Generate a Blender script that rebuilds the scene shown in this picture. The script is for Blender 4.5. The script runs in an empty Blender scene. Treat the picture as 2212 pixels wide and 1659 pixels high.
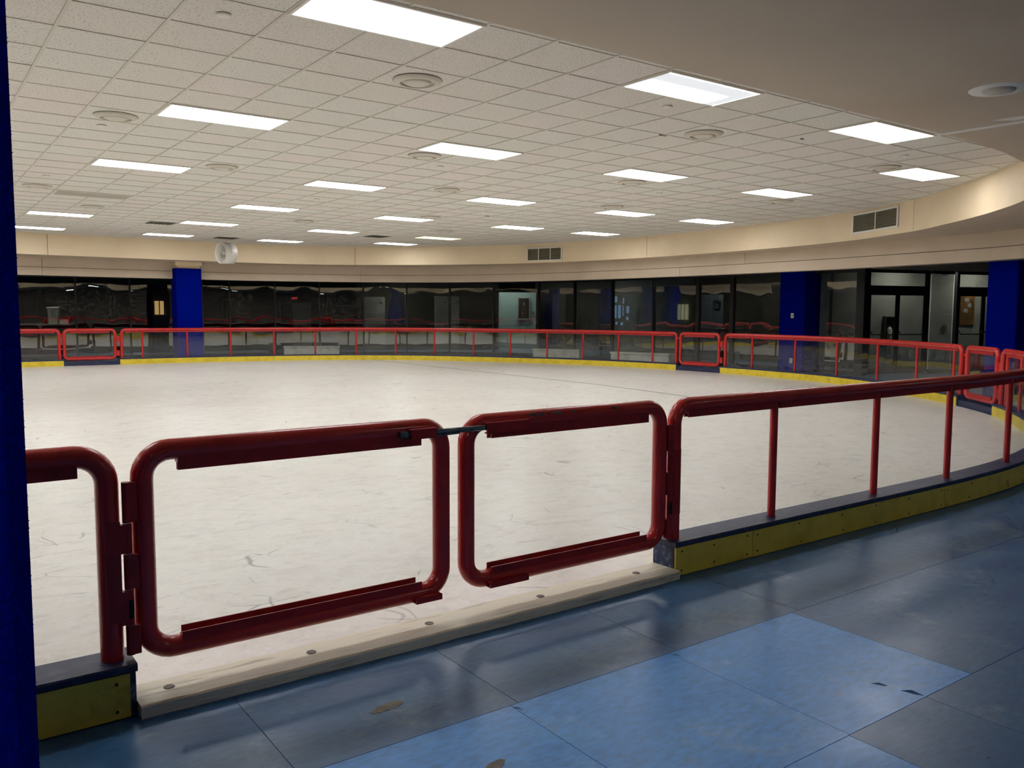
import bpy, math, random
from mathutils import Vector, Matrix
from math import sin, cos, pi, radians, sqrt, atan2, hypot
random.seed(7)
SC = bpy.context.scene
COL = SC.collection

# ------------------------------------------------------------------ camera, world, exposure
F_PX, PITCH, ROLL, YAW = 1825.215, 0.0848680, -0.0044019, -0.6261549
CX, CY, CZ = -2.2073, -8.7115, 1.55
cam_d = bpy.data.cameras.new('camera'); cam = bpy.data.objects.new('camera', cam_d); COL.objects.link(cam)
cam_d.sensor_width = 36.0; cam_d.lens = 36.0 * F_PX / 2212.0; cam_d.clip_start = 0.05; cam_d.clip_end = 200
R_ = Vector((cos(YAW), sin(YAW), 0)); FH = Vector((-sin(YAW), cos(YAW), 0)); ZZ = Vector((0, 0, 1))
FW = FH * cos(PITCH) - ZZ * sin(PITCH); UP = FH * sin(PITCH) + ZZ * cos(PITCH)
RR = R_ * cos(ROLL) - UP * sin(ROLL); UU = R_ * sin(ROLL) + UP * cos(ROLL)
cam.matrix_world = Matrix(((RR.x, UU.x, -FW.x, CX), (RR.y, UU.y, -FW.y, CY), (RR.z, UU.z, -FW.z, CZ), (0, 0, 0, 1)))
SC.camera = cam
w = bpy.data.worlds.new('world'); SC.world = w; w.use_nodes = True
w.node_tree.nodes['Background'].inputs[0].default_value = (0.5, 0.55, 0.6, 1)
w.node_tree.nodes['Background'].inputs[1].default_value = 0.02
SC.view_settings.view_transform = 'Standard'; SC.view_settings.look = 'None'
SC.view_settings.gamma = 1.0; SC.view_settings.use_curve_mapping = False
SC.view_settings.exposure = 0.0
cy = SC.cycles
cy.max_bounces = 7; cy.diffuse_bounces = 4; cy.glossy_bounces = 3; cy.transmission_bounces = 4; cy.transparent_max_bounces = 16
cy.caustics_reflective = False; cy.use_adaptive_sampling = True; cy.adaptive_threshold = .07; cy.adaptive_min_samples = 12
cy.use_light_tree=False; cy.sample_clamp_indirect = 6; cy.use_denoising = True
LAMP = 12.7            # radiance of a lit ceiling panel
WALK_FILL = 11.0            # radiance of the added fill lamps behind the camera
LOBBY = 1.0

# ------------------------------------------------------------------ materials
MATS = {}
def lin(c):
    return tuple((v / 12.92 if v <= .04045 else ((v + .055) / 1.055) ** 2.4) for v in [x / 255 for x in c]) + (1,)
def mat(name, rgb, rough=.5, metal=0., var=0., scale=6., bump=0., bscale=40., rgb2=None, lo=.45, hi=.6, detail=4, stretch=(1, 1, 1), rvar=0., coat=0., spec=.5, sheen=0.):
    """base colour with a second colour mixed in by object-space noise, and noise bump"""
    m = bpy.data.materials.new(name); m.use_nodes = True; nt = m.node_tree; N = nt.nodes; L = nt.links
    b = N['Principled BSDF']
    c = lin(rgb)
    b.inputs['Base Color'].default_value = c; b.inputs['Roughness'].default_value = rough; b.inputs['Metallic'].default_value = metal
    b.inputs['Coat Weight'].default_value = coat; b.inputs['Specular IOR Level'].default_value = spec
    b.inputs['Sheen Weight'].default_value = sheen
    tc = N.new('ShaderNodeTexCoord'); mp = N.new('ShaderNodeMapping'); mp.inputs['Scale'].default_value = stretch
    L.new(tc.outputs['Object'], mp.inputs['Vector'])
    if rgb2 is not None or var:
        nz = N.new('ShaderNodeTexNoise'); nz.inputs['Scale'].default_value = scale; nz.inputs['Detail'].default_value = detail
        L.new(mp.outputs[0], nz.inputs['Vector'])
        rp = N.new('ShaderNodeMapRange'); rp.inputs['From Min'].default_value = lo; rp.inputs['From Max'].default_value = hi
        L.new(nz.outputs['Fac'], rp.inputs['Value'])
        mx = N.new('ShaderNodeMix'); mx.data_type = 'RGBA'
        mx.inputs['A'].default_value = c
        mx.inputs['B'].default_value = lin(rgb2) if rgb2 is not None else tuple(min(1, v * (1 + var)) for v in c[:3]) + (1,)
        L.new(rp.outputs[0], mx.inputs['Factor']); L.new(mx.outputs['Result'], b.inputs['Base Color'])
        if rvar:
            mr = N.new('ShaderNodeMapRange'); mr.inputs['To Min'].default_value = rough; mr.inputs['To Max'].default_value = rough + rvar
            L.new(nz.outputs['Fac'], mr.inputs['Value']); L.new(mr.outputs[0], b.inputs['Roughness'])
    if bump:
        n2 = N.new('ShaderNodeTexNoise'); n2.inputs['Scale'].default_value = bscale; n2.inputs['Detail'].default_value = 3
        L.new(mp.outputs[0], n2.inputs['Vector'])
        bp = N.new('ShaderNodeBump'); bp.inputs['Strength'].default_value = bump; bp.inputs['Distance'].default_value = .01
        L.new(n2.outputs['Fac'], bp.inputs['Height']); L.new(bp.outputs[0], b.inputs['Normal'])
    MATS[name] = m
    return m
def emis(name, rgb, strength):
    m = bpy.data.materials.new(name); m.use_nodes = True; b = m.node_tree.nodes['Principled BSDF']
    b.inputs['Base Color'].default_value = (.8, .8, .8, 1)
    b.inputs['Emission Color'].default_value = lin(rgb); b.inputs['Emission Strength'].default_value = strength
    return m
def one_sided(m):
    m.cycles.emission_sampling = 'FRONT'
    return m
def glass(name, ior, tint, wav=0., wscale=.7, haze=0., hcol=(200, 205, 205)):
    """flat glazing: clear transmission, Fresnel mirror reflection, optional waviness and dull film of scratches"""
    m = bpy.data.materials.new(name); m.use_nodes = True; nt = m.node_tree; N = nt.nodes; L = nt.links
    N.remove(N['Principled BSDF']); out = N['Material Output']
    tr = N.new('ShaderNodeBsdfTransparent'); tr.inputs[0].default_value = tint
    gl = N.new('ShaderNodeBsdfGlossy'); gl.inputs['Roughness'].default_value = .0 if not haze else .03; gl.inputs[0].default_value = (.95, .97, .96, 1)
    # Schlick reflectance of one glass face, the same seen from either side
    r0 = ((ior - 1) / (ior + 1)) ** 2
    ge = N.new('ShaderNodeNewGeometry'); dt = N.new('ShaderNodeVectorMath'); dt.operation = 'DOT_PRODUCT'
    L.new(ge.outputs['Normal'], dt.inputs[0]); L.new(ge.outputs['Incoming'], dt.inputs[1])
    def mth(op, a, b):
        n = N.new('ShaderNodeMath'); n.operation = op
        for k, v in enumerate((a, b)):
            if v is None: continue
            if isinstance(v, (int, float)): n.inputs[k].default_value = v
            else: L.new(v, n.inputs[k])
        return n.outputs[0]
    ab = mth('ABSOLUTE', dt.outputs['Value'], None); om = mth('SUBTRACT', 1., ab); pw = mth('POWER', om, 5.)
    fres = mth('ADD', mth('MULTIPLY', pw, 1 - r0), r0)
    mx = N.new('ShaderNodeMixShader')
    L.new(fres, mx.inputs[0]); L.new(tr.outputs[0], mx.inputs[1]); L.new(gl.outputs[0], mx.inputs[2])
    last = mx
    if wav:
        tc = N.new('ShaderNodeTexCoord')
        nz = N.new('ShaderNodeTexNoise'); nz.inputs['Scale'].default_value = wscale; nz.inputs['Detail'].default_value = 1
        L.new(tc.outputs['Object'], nz.inputs['Vector'])
        bp = N.new('ShaderNodeBump'); bp.inputs['Strength'].default_value = wav; bp.inputs['Distance'].default_value = .05
        L.new(nz.outputs['Fac'], bp.inputs['Height']); L.new(bp.outputs[0], gl.inputs['Normal'])
    if haze:
        df = N.new('ShaderNodeBsdfDiffuse'); df.inputs[0].default_value = lin(hcol)
        m2 = N.new('ShaderNodeMixShader'); m2.inputs[0].default_value = haze
        L.new(mx.outputs[0], m2.inputs[1]); L.new(df.outputs[0], m2.inputs[2]); last = m2
    L.new(last.outputs[0], out.inputs['Surface'])
    return m

RED = mat('red_paint', (200, 42, 40), rough=.26, rgb2=(186, 34, 34), scale=5, lo=.4, hi=.7, bump=.06, bscale=30, coat=.25)
REDFLAT = mat('red_paint_flat', (176, 30, 32), rough=.38, rgb2=(150, 22, 25), scale=9, lo=.4, hi=.7, bump=.1, bscale=60)
NAVY = mat('navy_kerb', (34, 44, 82), rough=.42, rgb2=(66, 74, 98), scale=14, lo=.5, hi=.72, stretch=(1, 1, 2), bump=.12, bscale=50, detail=8)
NAVYEND = mat('navy_worn', (44, 58, 96), rough=.5, rgb2=(120, 135, 158), scale=26, lo=.52, hi=.72, bump=.3, bscale=60, detail=9)
YEL = mat('yellow_panel', (236, 208, 78), rough=.38, rgb2=(222, 194, 68), scale=7, lo=.45, hi=.65, bump=.05, bscale=60, detail=8)
YELIN = mat('yellow_panel_ice_side', (238, 214, 62), rough=.4, rgb2=(222, 196, 48), scale=6, lo=.45, hi=.65, detail=6)
STEEL = mat('bare_steel', (120, 128, 130), rough=.35, metal=.8, rgb2=(70, 74, 76), scale=30, lo=.45, hi=.7)
DARK = mat('dark_screw', (22, 18, 14), rough=.6)
CARPET = mat('blue_carpet', (0, 22, 146), rough=1, rgb2=(0, 14, 124), scale=160, lo=.35, hi=.65, bump=.5, bscale=600, spec=.02, sheen=0)
CREAM = mat('cream_paint', (234, 214, 180), rough=.55, rgb2=(228, 206, 172), scale=1.2, lo=.4, hi=.65)
BEAMM = mat('beige_paint', (208, 190, 168), rough=.6, rgb2=(200, 182, 158), scale=1.5, lo=.4, hi=.65)
SOFF = mat('soffit_paint', (208, 190, 165), rough=.6, rgb2=(200, 180, 155), scale=.8, lo=.35, hi=.7, bump=.25, bscale=.9)
PATCHM = mat('repair_paint', (244, 240, 230), rough=.6)
TILEA = mat('ceiling_tile_a', (221, 215, 205), rough=.9, rgb2=(178, 170, 160), scale=55, lo=.56, hi=.68, bump=.25, bscale=60, detail=3)
TILEB = mat('ceiling_tile_b', (219, 216, 206), rough=.9, rgb2=(176, 172, 160), scale=55, lo=.56, hi=.68, bump=.25, bscale=60, detail=3)
TILEC = mat('ceiling_tile_c', (222, 214, 206), rough=.9, rgb2=(180, 168, 160), scale=55, lo=.56, hi=.68, bump=.25, bscale=60, detail=3)
GRID = mat('ceiling_grid', (204, 198, 184), rough=.5)
GAP = mat('grid_shadow_gap', (120, 112, 100), rough=.8)
WHITE = mat('white_enamel', (226, 222, 212), rough=.4)
DIFFM = mat('diffuser_paint', (206, 198, 182), rough=.5)
DGREY = mat('dull_grille', (110, 106, 84), rough=.6)
BLACKF = mat('bronze_frame', (34, 31, 27), rough=.4, rgb2=(26, 24, 21), scale=3)
LOBW = mat('lobby_wall', (92, 90, 80), rough=.8, rgb2=(80, 78, 70), scale=1)
LOBD = mat('lobby_dark', (38, 36, 34), rough=.8)
LOBP = mat('lobby_pale', (172, 172, 160), rough=.7, rgb2=(158, 158, 148), scale=2)
LOBF = mat('lobby_floor', (96, 94, 88), rough=.3)
TEAL = mat('teal_wall', (160, 190, 184), rough=.7)
PLANK = mat('threshold_white', (240, 234, 212), rough=.5, rgb2=(176, 166, 138), scale=7, lo=.57, hi=.78, stretch=(.5, 5, 5), bump=.35, bscale=20, detail=9)
WOOD = mat('lobby_wood', (150, 112, 64), rough=.5, rgb2=(110, 78, 40), scale=5, stretch=(1, 1, .2))
BENCHM = mat('bench_white', (206, 208, 194), rough=.5, rgb2=(186, 188, 176), scale=4)
WORN = mat('bare_floor_patch', (124, 112, 98), rough=.6, rgb2=(100, 94, 88), scale=20)
LINEM = mat('ice_line', (120, 120, 118), rough=.4)
GLASS = glass('fence_glass', 1.42, (.985, .99, .985, 1), haze=.012)
WGLASS = glass('window_glass', 2.15, (.66, .67, .64, 1), wav=.12, wscale=1.1)
LENS = emis('lens_lit', (250, 250, 252), LAMP)
def streak_lens():
    m = emis('lens_one_tube_dim', (248, 251, 255), 1.); nt = m.node_tree; N = nt.nodes; L = nt.links; b = N['Principled BSDF']
    tc = N.new('ShaderNodeTexCoord'); sp = N.new('ShaderNodeSeparateXYZ'); L.new(tc.outputs['Object'], sp.inputs[0])
    def mr(src, a, c, lo=0., hi=1.):
        r = N.new('ShaderNodeMapRange'); r.interpolation_type = 'SMOOTHSTEP'; r.inputs['From Min'].default_value = a; r.inputs['From Max'].default_value = c
        r.inputs['To Min'].default_value = lo; r.inputs['To Max'].default_value = hi; L.new(src, r.inputs['Value']); return r.outputs[0]
    def op(o, a, c):
        n = N.new('ShaderNodeMath'); n.operation = o; L.new(a, n.inputs[0])
        if isinstance(c, (int, float)): n.inputs[1].default_value = c
        else: L.new(c, n.inputs[1])
        return n.outputs[0]
    lit = op('MULTIPLY', mr(sp.outputs[1], -3.42, -3.30), mr(sp.outputs[0], 4.12, 4.0))          # the working tube
    rim = op('MAXIMUM', mr(sp.outputs[1], -3.60, -3.63), mr(sp.outputs[0], 4.225, 4.24))          # light caught by the lens edge
    st = op('ADD', op('MULTIPLY', op('MAXIMUM', lit, rim), LAMP), .78); L.new(st, b.inputs['Emission Strength'])
    b.inputs['Base Color'].default_value = (.1, .1, .1, 1)
    return m
LENSB = streak_lens()
for _m in (LENS, LENSB): one_sided(_m)
LENSY = emis('lens_lit_yellow', (255, 244, 170), LAMP * .25)
LENSOFF = mat('lens_unlit', (178, 170, 156), rough=.35)

def floor_mat(name, c1, c2, c3):
    m = mat(name, c1, rough=.17, rgb2=c2, scale=2.2, lo=.35, hi=.7, detail=6, bump=.05, bscale=14, rvar=.35, stretch=(1, 1.6, 1))
    nt = m.node_tree; N = nt.nodes; L = nt.links; b = N['Principled BSDF']
    src = b.inputs['Base Color'].links[0].from_socket
    tc = N.new('ShaderNodeTexCoord')
    nz = N.new('ShaderNodeTexNoise'); nz.inputs['Scale'].default_value = 1.7; nz.inputs['Detail'].default_value = 10; nz.inputs['Roughness'].default_value = .72
    L.new(tc.outputs['Object'], nz.inputs['Vector'])
    rp = N.new('ShaderNodeMapRange'); rp.inputs['From Min'].default_value = .55; rp.inputs['From Max'].default_value = .72; rp.inputs['To Max'].default_value = .55
    L.new(nz.outputs['Fac'], rp.inputs['Value'])
    mx = N.new('ShaderNodeMix'); mx.data_type = 'RGBA'; mx.inputs['B'].default_value = lin(c3)
    L.new(rp.outputs[0], mx.inputs['Factor']); L.new(src, mx.inputs['A'])
    mp = N.new('ShaderNodeMapping'); mp.inputs['Scale'].default_value = (1.5, 4, 1); L.new(tc.outputs['Object'], mp.inputs['Vector'])
    n3 = N.new('ShaderNodeTexNoise'); n3.inputs['Scale'].default_value = 9; n3.inputs['Detail'].default_value = 9; n3.inputs['Roughness'].default_value = .7; L.new(mp.outputs[0], n3.inputs['Vector'])
    r3 = N.new('ShaderNodeMapRange'); r3.inputs['From Min'].default_value = .35; r3.inputs['From Max'].default_value = .65; r3.inputs['To Min'].default_value = .78; r3.inputs['To Max'].default_value = 1.18
    L.new(n3.outputs['Fac'], r3.inputs['Value'])
    vm = N.new('ShaderNodeVectorMath'); vm.operation = 'SCALE'; L.new(mx.outputs['Result'], vm.inputs[0]); L.new(r3.outputs[0], vm.inputs['Scale']); L.new(vm.outputs[0], b.inputs['Base Color'])
    return m
FDARK = floor_mat('rubber_floor_dark', (48, 98, 150), (64, 110, 152), (150, 166, 180))
FLIGHT = floor_mat('rubber_floor_light', (62, 144, 222), (84, 158, 228), (166, 186, 206))

def ice_material():
    m = bpy.data.materials.new('ice'); m.use_nodes = True; nt = m.node_tree; N = nt.nodes; L = nt.links; b = N['Principled BSDF']
    b.inputs['Roughness'].default_value = .32
    tc = N.new('ShaderNodeTexCoord')
    def mapping(s, r):
        mp = N.new('ShaderNodeMapping'); mp.inputs['Scale'].default_value = s; mp.inputs['Rotation'].default_value = (0, 0, r)
        L.new(tc.outputs['Object'], mp.inputs['Vector']); return mp
    col = None
    def layer(src_fac, lo, hi, amt, rgb, prev):
        rp = N.new('ShaderNodeMapRange'); rp.inputs['From Min'].default_value = lo; rp.inputs['From Max'].default_value = hi
        rp.inputs['To Max'].default_value = amt
        L.new(src_fac, rp.inputs['Value'])
        mx = N.new('ShaderNodeMix'); mx.data_type = 'RGBA'; mx.inputs['B'].default_value = lin(rgb)
        L.new(rp.outputs[0], mx.inputs['Factor'])
        if prev is None: mx.inputs['A'].default_value = lin((245, 242, 234))
        else: L.new(prev, mx.inputs['A'])
        return mx.outputs['Result']
    specs = [((.3, .3, 1), 0, 2.0, .4, .65, .35, (226, 220, 214), 4), ((1, 1.5, 1), .4, 4.5, .46, .7, .42, (214, 210, 202), 8),
             ((1.4, 1, 1), -.3, 9.0, .5, .68, .5, (246, 246, 244), 6), ((1, 2.4, 1), .9, 5.5, .57, .72, .38, (190, 187, 182), 9),
             ((1, 1, 1), .2, 38.0, .6, .72, .4, (196, 192, 186), 3), ((1, 1.6, 1), -.8, 24.0, .6, .7, .5, (252, 252, 250), 3)]
    hs = None
    for s, r, sc, lo, hi, amt, rgb, det in specs:
        mp = mapping(s, r); nz = N.new('ShaderNodeTexNoise'); nz.inputs['Scale'].default_value = sc; nz.inputs['Detail'].default_value = det
        nz.inputs['Distortion'].default_value = .8
        L.new(mp.outputs[0], nz.inputs['Vector']); col = layer(nz.outputs['Fac'], lo, hi, amt, rgb, col); hs = nz
    # thin curved skate cuts: cell borders of warped Voronoi, broken up by noise
    for sc, amt, rgb, th in ((.55, .7, (128, 128, 124), .006), (.8, .6, (150, 150, 146), .007), (.35, .7, (120, 120, 118), .005)):
        mp = mapping((1, 1.9, 1), sc); wn = N.new('ShaderNodeTexNoise'); wn.inputs['Scale'].default_value = .6
        L.new(mp.outputs[0], wn.inputs['Vector'])
        ad = N.new('ShaderNodeMix'); ad.data_type = 'RGBA'; ad.blend_type = 'ADD'; ad.inputs['Factor'].default_value = 2.5
        L.new(mp.outputs[0], ad.inputs['A']); L.new(wn.outputs['Color'], ad.inputs['B'])
        vo = N.new('ShaderNodeTexVoronoi'); vo.feature = 'DISTANCE_TO_EDGE'; vo.inputs['Scale'].default_value = sc
        L.new(ad.outputs['Result'], vo.inputs['Vector'])
        brk = N.new('ShaderNodeTexNoise'); brk.inputs['Scale'].default_value = 2.3; L.new(tc.outputs['Object'], brk.inputs['Vector'])
        r1 = N.new('ShaderNodeMapRange'); r1.inputs['From Min'].default_value = th; r1.inputs['From Max'].default_value = 0
        L.new(vo.outputs['Distance'], r1.inputs['Value'])
        r2 = N.new('ShaderNodeMapRange'); r2.inputs['From Min'].default_value = .56; r2.inputs['From Max'].default_value = .62
        L.new(brk.outputs['Fac'], r2.inputs['Value'])
        mu = N.new('ShaderNodeMath'); mu.operation = 'MULTIPLY'; L.new(r1.outputs[0], mu.inputs[0]); L.new(r2.outputs[0], mu.inputs[1])
        col = layer(mu.outputs[0], 0, 1, amt, rgb, col)
    L.new(col, b.inputs['Base Color'])
    bp = N.new('ShaderNodeBump'); bp.inputs['Strength'].default_value = .12; bp.inputs['Distance'].default_value = .01
    L.new(hs.outputs['Fac'], bp.inputs['Height']); L.new(bp.outputs[0], b.inputs['Normal'])
    return m
ICE = ice_material()

# ------------------------------------------------------------------ mesh helpers
class MB:
    def __init__(s): s.v = []; s.f = []; s.sm = []
    def add(s, vs, fs, smooth=False):
        o = len(s.v); s.v += [tuple(v) for v in vs]; s.f += [tuple(i + o for i in f) for f in fs]; s.sm += [smooth] * len(fs); return s
    def box(s, x0, y0, z0, x1, y1, z1):
        return s.add([(x0, y0, z0), (x1, y0, z0), (x1, y1, z0), (x0, y1, z0), (x0, y0, z1), (x1, y0, z1), (x1, y1, z1), (x0, y1, z1)],
                     [(0, 3, 2, 1), (4, 5, 6, 7), (0, 1, 5, 4), (1, 2, 6, 5), (2, 3, 7, 6), (3, 0, 4, 7)])
    def obox(s, c, ax, ay, az, hx, hy, hz):
        c = Vector(c); ax, ay, az = Vector(ax), Vector(ay), Vector(az); vs = []
        for k in (-1, 1):
            for (i, j) in ((-1, -1), (1, -1), (1, 1), (-1, 1)): vs.append(c + ax * hx * i + ay * hy * j + az * hz * k)
        return s.add(vs, [(0, 3, 2, 1), (4, 5, 6, 7), (0, 1, 5, 4), (1, 2, 6, 5), (2, 3, 7, 6), (3, 0, 4, 7)])
    def tube(s, pts, r, n=14, closed=False, cap=True):
        pts = [Vector(p) for p in pts]; m = len(pts); rings = []
        def tan(i):
            a = pts[(i - 1) % m] if (closed or i > 0) else pts[i]; b = pts[(i + 1) % m] if (closed or i < m - 1) else pts[i]
            return (b - a).normalized()
        t = tan(0); u = t.orthogonal().normalized(); vs = []
        for i in range(m):
            t2 = tan(i); u = (u - t2 * u.dot(t2)).normalized(); v = t2.cross(u)
            for k in range(n):
                a = 2 * pi * k / n; vs.append(pts[i] + (u * cos(a) + v * sin(a)) * r)
        fs = []
        for i in range(m if closed else m - 1):
            j = (i + 1) % m
            off = 0
            if closed and j == 0:  # match ring twist
                best = min(range(n), key=lambda q: (vs[i * n] - vs[q]).length); off = best
            for k in range(n): fs.append((i * n + k, i * n + (k + 1) % n, j * n + (k + 1 + off) % n, j * n + (k + off) % n))
        s.add(vs, fs, True)
        if cap and not closed: s.add([vs[k] for k in range(n)], [tuple(reversed(range(n)))]); s.add([vs[(m - 1) * n + k] for k in range(n)], [tuple(range(n))])
        return s
    def lathe(s, c, prof, n=24, axis=(0, 0, 1), smooth=True, closed=False):
        """prof: (radius, height along axis)"""
        ax = Vector(axis).normalized(); u = ax.orthogonal().normalized(); v = ax.cross(u); c = Vector(c); vs = []
        for (r, h) in prof:
            for k in range(n):
                a = 2 * pi * k / n; vs.append(c + ax * h + (u * cos(a) + v * sin(a)) * r)
        fs = [(i * n + k, i * n + (k + 1) % n, (i + 1) * n + (k + 1) % n, (i + 1) * n + k) for i in range(len(prof) - 1) for k in range(n)]
        s.add(vs, fs, smooth)
        return s
    def build(s, name, m, parent=None, loc=None):
        me = bpy.data.meshes.new(name)
        if loc is not None:
            s.v = [(a - loc[0], b - loc[1], c - loc[2]) for a, b, c in s.v]
        me.from_pydata(s.v, [], s.f); me.polygons.foreach_set('use_smooth', s.sm); me.materials.append(m); me.update()
        o = bpy.data.objects.new(name, me); COL.objects.link(o)
        if loc is not None: o.location = loc
        if parent is not None: o.parent = parent; 
        if parent is not None and loc is None and parent.location.length > 0: o.matrix_parent_inverse = Matrix.Translation(-parent.location)
        return o
def tag(o, label=None, cat=None, group=None, kind=None):
    if label: o['label'] = label
    if cat: o['category'] = cat
    if group: o['group'] = group
    if kind: o['kind'] = kind
    return o
def empty(name, loc=(0, 0, 0), label=None, cat=None, group=None, kind=None):
    o = bpy.data.objects.new(name, None); COL.objects.link(o); o.location = loc; o.empty_display_size = .1
    return tag(o, label, cat, group, kind)
def sub(o, parent):
    o.parent = parent; o.matrix_parent_inverse = Matrix.Translation(-parent.location); return o

class Path:
    def __init__(s, pts, raw=False, step=.05):
        if not raw:
            P = [Vector(p) for p in pts]; P = [2 * P[0] - P[1]] + P + [2 * P[-1] - P[-2]]; out = []
            for k in range(1, len(P) - 2):
                p0, p1, p2, p3 = P[k - 1:k + 3]; n = max(2, int((p2 - p1).length / step))
                for q in range(n):
                    t = q / n
                    out.append(.5 * ((2 * p1) + (-p0 + p2) * t + (2 * p0 - 5 * p1 + 4 * p2 - p3) * t * t + (-p0 + 3 * p1 - 3 * p2 + p3) * t ** 3))
            out.append(P[-2]); pts = out
        s.p = [Vector(q) for q in pts]; s.s = [0.]
        for a, b in zip(s.p, s.p[1:]): s.s.append(s.s[-1] + (b - a).length)
        s.len = s.s[-1]
    def at(s, d):
        """point and outward normal (right of travel) at arc length d"""
        import bisect
        d = min(max(d, 0), s.len); i = min(max(bisect.bisect_right(s.s, d) - 1, 0), len(s.p) - 2)
        t = (d - s.s[i]) / (s.s[i + 1] - s.s[i]); q = s.p[i].lerp(s.p[i + 1], t)
        a = s.p[max(i - 2, 0)]; b = s.p[min(i + 3, len(s.p) - 1)]; g = (b - a).normalized()
        return q, Vector((g.y, -g.x))
    def pt(s, d, off=0., z=0.):
        q, n = s.at(d); return Vector((q.x + n.x * off, q.y + n.y * off, z))
    def samples(s, a, b, step=.25):
        n = max(1, int(round(abs(b - a) / step))); return [a + (b - a) * k / n for k in range(n + 1)]
def sweep(mb, path, a, b, prof, step=.25, caps=True):
    """closed profile [(offset, z)...] swept along path between arc lengths a and b"""
    ss = path.samples(a, b, step); n = len(prof); vs = []
    for d in ss:
        q, nn = path.at(d)
        for (o, z) in prof: vs.append((q.x + nn.x * o, q.y + nn.y * o, z))
    fs = [(i * n + k, i * n + (k + 1) % n, (i + 1) * n + (k + 1) % n, (i + 1) * n + k) for i in range(len(ss) - 1) for k in range(n)]
    mb.add(vs, fs)
    if caps: mb.add(vs[:n], [tuple(reversed(range(n)))]); mb.add(vs[-n:], [tuple(range(n))])
    return mb
def rect(o0, o1, z0, z1): return [(o0, z0), (o1, z0), (o1, z1), (o0, z1)]

# ------------------------------------------------------------------ plan curves
FEN_R = [(0, -5.245), (1.5, -5.245), (4.2, -5.245), (5.2, -5.225), (6.1, -5.15), (7.1, -4.95), (8.1, -4.62), (9.1, -4.16), (10.1, -3.56), (11.1, -2.8), (12.0, -1.85), (12.95, -.55), (13.8, .85), (14.4, 2.4), (14.68, 4.2), (14.7, 6.0), (14.52, 7.8), (14.15, 9.4), (13.55, 10.8), (12.85, 12.1), (11.9, 13.55), (10.45, 15.15), (8.55, 16.25), (6.4, 16.85), (4.4, 17.1), (2, 17.15), (0, 17.15)]
FEN = Path(FEN_R + [(-x, y) for x, y in reversed(FEN_R[:-1])])
S0 = 3.5  # old arc-length origin used for the measured marks
OVAL_R = [(0, -5.105), (4.6, -5.105), (5.2, -5.095), (5.7, -5.055), (6.35, -4.95), (7.3, -4.75), (8.4, -4.33), (9.5, -3.65), (10.35, -2.92), (11.05, -2.2), (11.6, -1.55), (12.1, -.95), (12.5, -.3), (13.2, 1.15), (13.6, 2.85), (13.75, 4.3), (13.82, 5.8), (13.8, 7.3), (13.65, 9.0), (13.3, 10.5), (12.7, 12.05), (11.85, 13.35), (10.85, 14.45), (9.8, 15.4), (8.66, 16.15), (7.3, 16.6), (5.6, 16.72), (3.3, 16.68), (0, 16.6)]
OVAL = Path(OVAL_R + [(-x, y) for x, y in reversed(OVAL_R[:-1])])
BEAM = Path([(0, 18), (3.5, 18.1), (6.6, 18.05), (8.6, 17.5), (10.4, 16.65), (12.6, 14.7), (14.0, 11.8), (14.5, 8.6), (14.6, 5.6), (14.5, 3.3), (14.35, 1.6), (13.9, -1.1), (13.7, -1.8), (13.0, -3.3), (11.6, -4.9), (9.6, -6.3)])
WIN = Path([(-3, 21.6), (0, 21.6), (3.0, 21.4), (5.5, 21.15), (8.0, 20.75), (10.3, 20.0), (12.4, 19.0), (14.1, 17.8), (15.3, 16.5), (16.1, 15.0), (16.6, 13.4), (16.95, 11.6), (17.15, 9.8), (17.3, 8), (17.38, 6), (17.41, 3.43)])
ZC, ZS, ZB, ZL = 3.548, 3.0, 2.5, 2.72

# ------------------------------------------------------------------ structure: floor, walls, ceiling
XL, XR, YN, YF = -20., 30., -13., 32.
floor = MB().box(XL, YN, -.3, XR, YF, -.006).build('floor', FDARK); tag(floor, kind='structure')
def ftile(x0, y0, x1, y1, m):
    g = .0015; MB().box(x0 + g, y0 + g, -.006, x1 - g, y1 - g, 0).build('floor_tile', m, floor, loc=((x0 + x1) / 2, (y0 + y1) / 2, 0))
xs1 = [-3.92, -3.01, -2.1, -1.19, -.28, .63, 1.545]
for a, b in zip(xs1, xs1[1:]): ftile(a, -6.1, b, -5.345, FDARK)
xs2 = [-3.95, -3.04, -2.13, -1.225, -.32, .57, 1.48]
for k, (a, b) in enumerate(zip(xs2, xs2[1:])): ftile(a, -7.015, b, -6.1, FLIGHT if b > -2 else FDARK)
xs3 = [-3.08, -2.17, -1.26, -.35, .56, 1.1, 2.01, 2.92]
for k, (a, b) in enumerate(zip(xs3, xs3[1:])): ftile(a, -7.93, b, -7.015, FLIGHT if (b < .6 and a > -1.3) else FDARK)
xs4 = [-3.0, -1.7, -.8, .1, 1.02, 1.93, 2.9]
for k, (a, b) in enumerate(zip(xs4, xs4[1:])): ftile(a, -8.85, b, -7.93, FDARK)
ftile(1.545, -6.1, 5.2, -5.345, FDARK); ftile(1.48, -7.015, 5.2, -6.1, FDARK)
ftile(2.92, -8.85, 5.2, -7.015, FDARK)
def blob(cx, cy, rx, ry, rot, z0, z1, m, name, seed):
    rnd = random.Random(seed); n = 22; vs = []
    for k in range(n):
        a = 2 * pi * k / n; r = 1 + rnd.uniform(-.14, .14); x, y = rx * r * cos(a), ry * r * sin(a)
        vs.append((cx + x * cos(rot) - y * sin(rot), cy + x * sin(rot) + y * cos(rot)))
    mb = MB(); mb.add([(x, y, z0) for x, y in vs] + [(x, y, z1) for x, y in vs], [tuple(range(n, 2 * n))] + [(k, (k + 1) % n, n + (k + 1) % n, n + k) for k in range(n)])
    return mb.build(name, m, floor)
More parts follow.
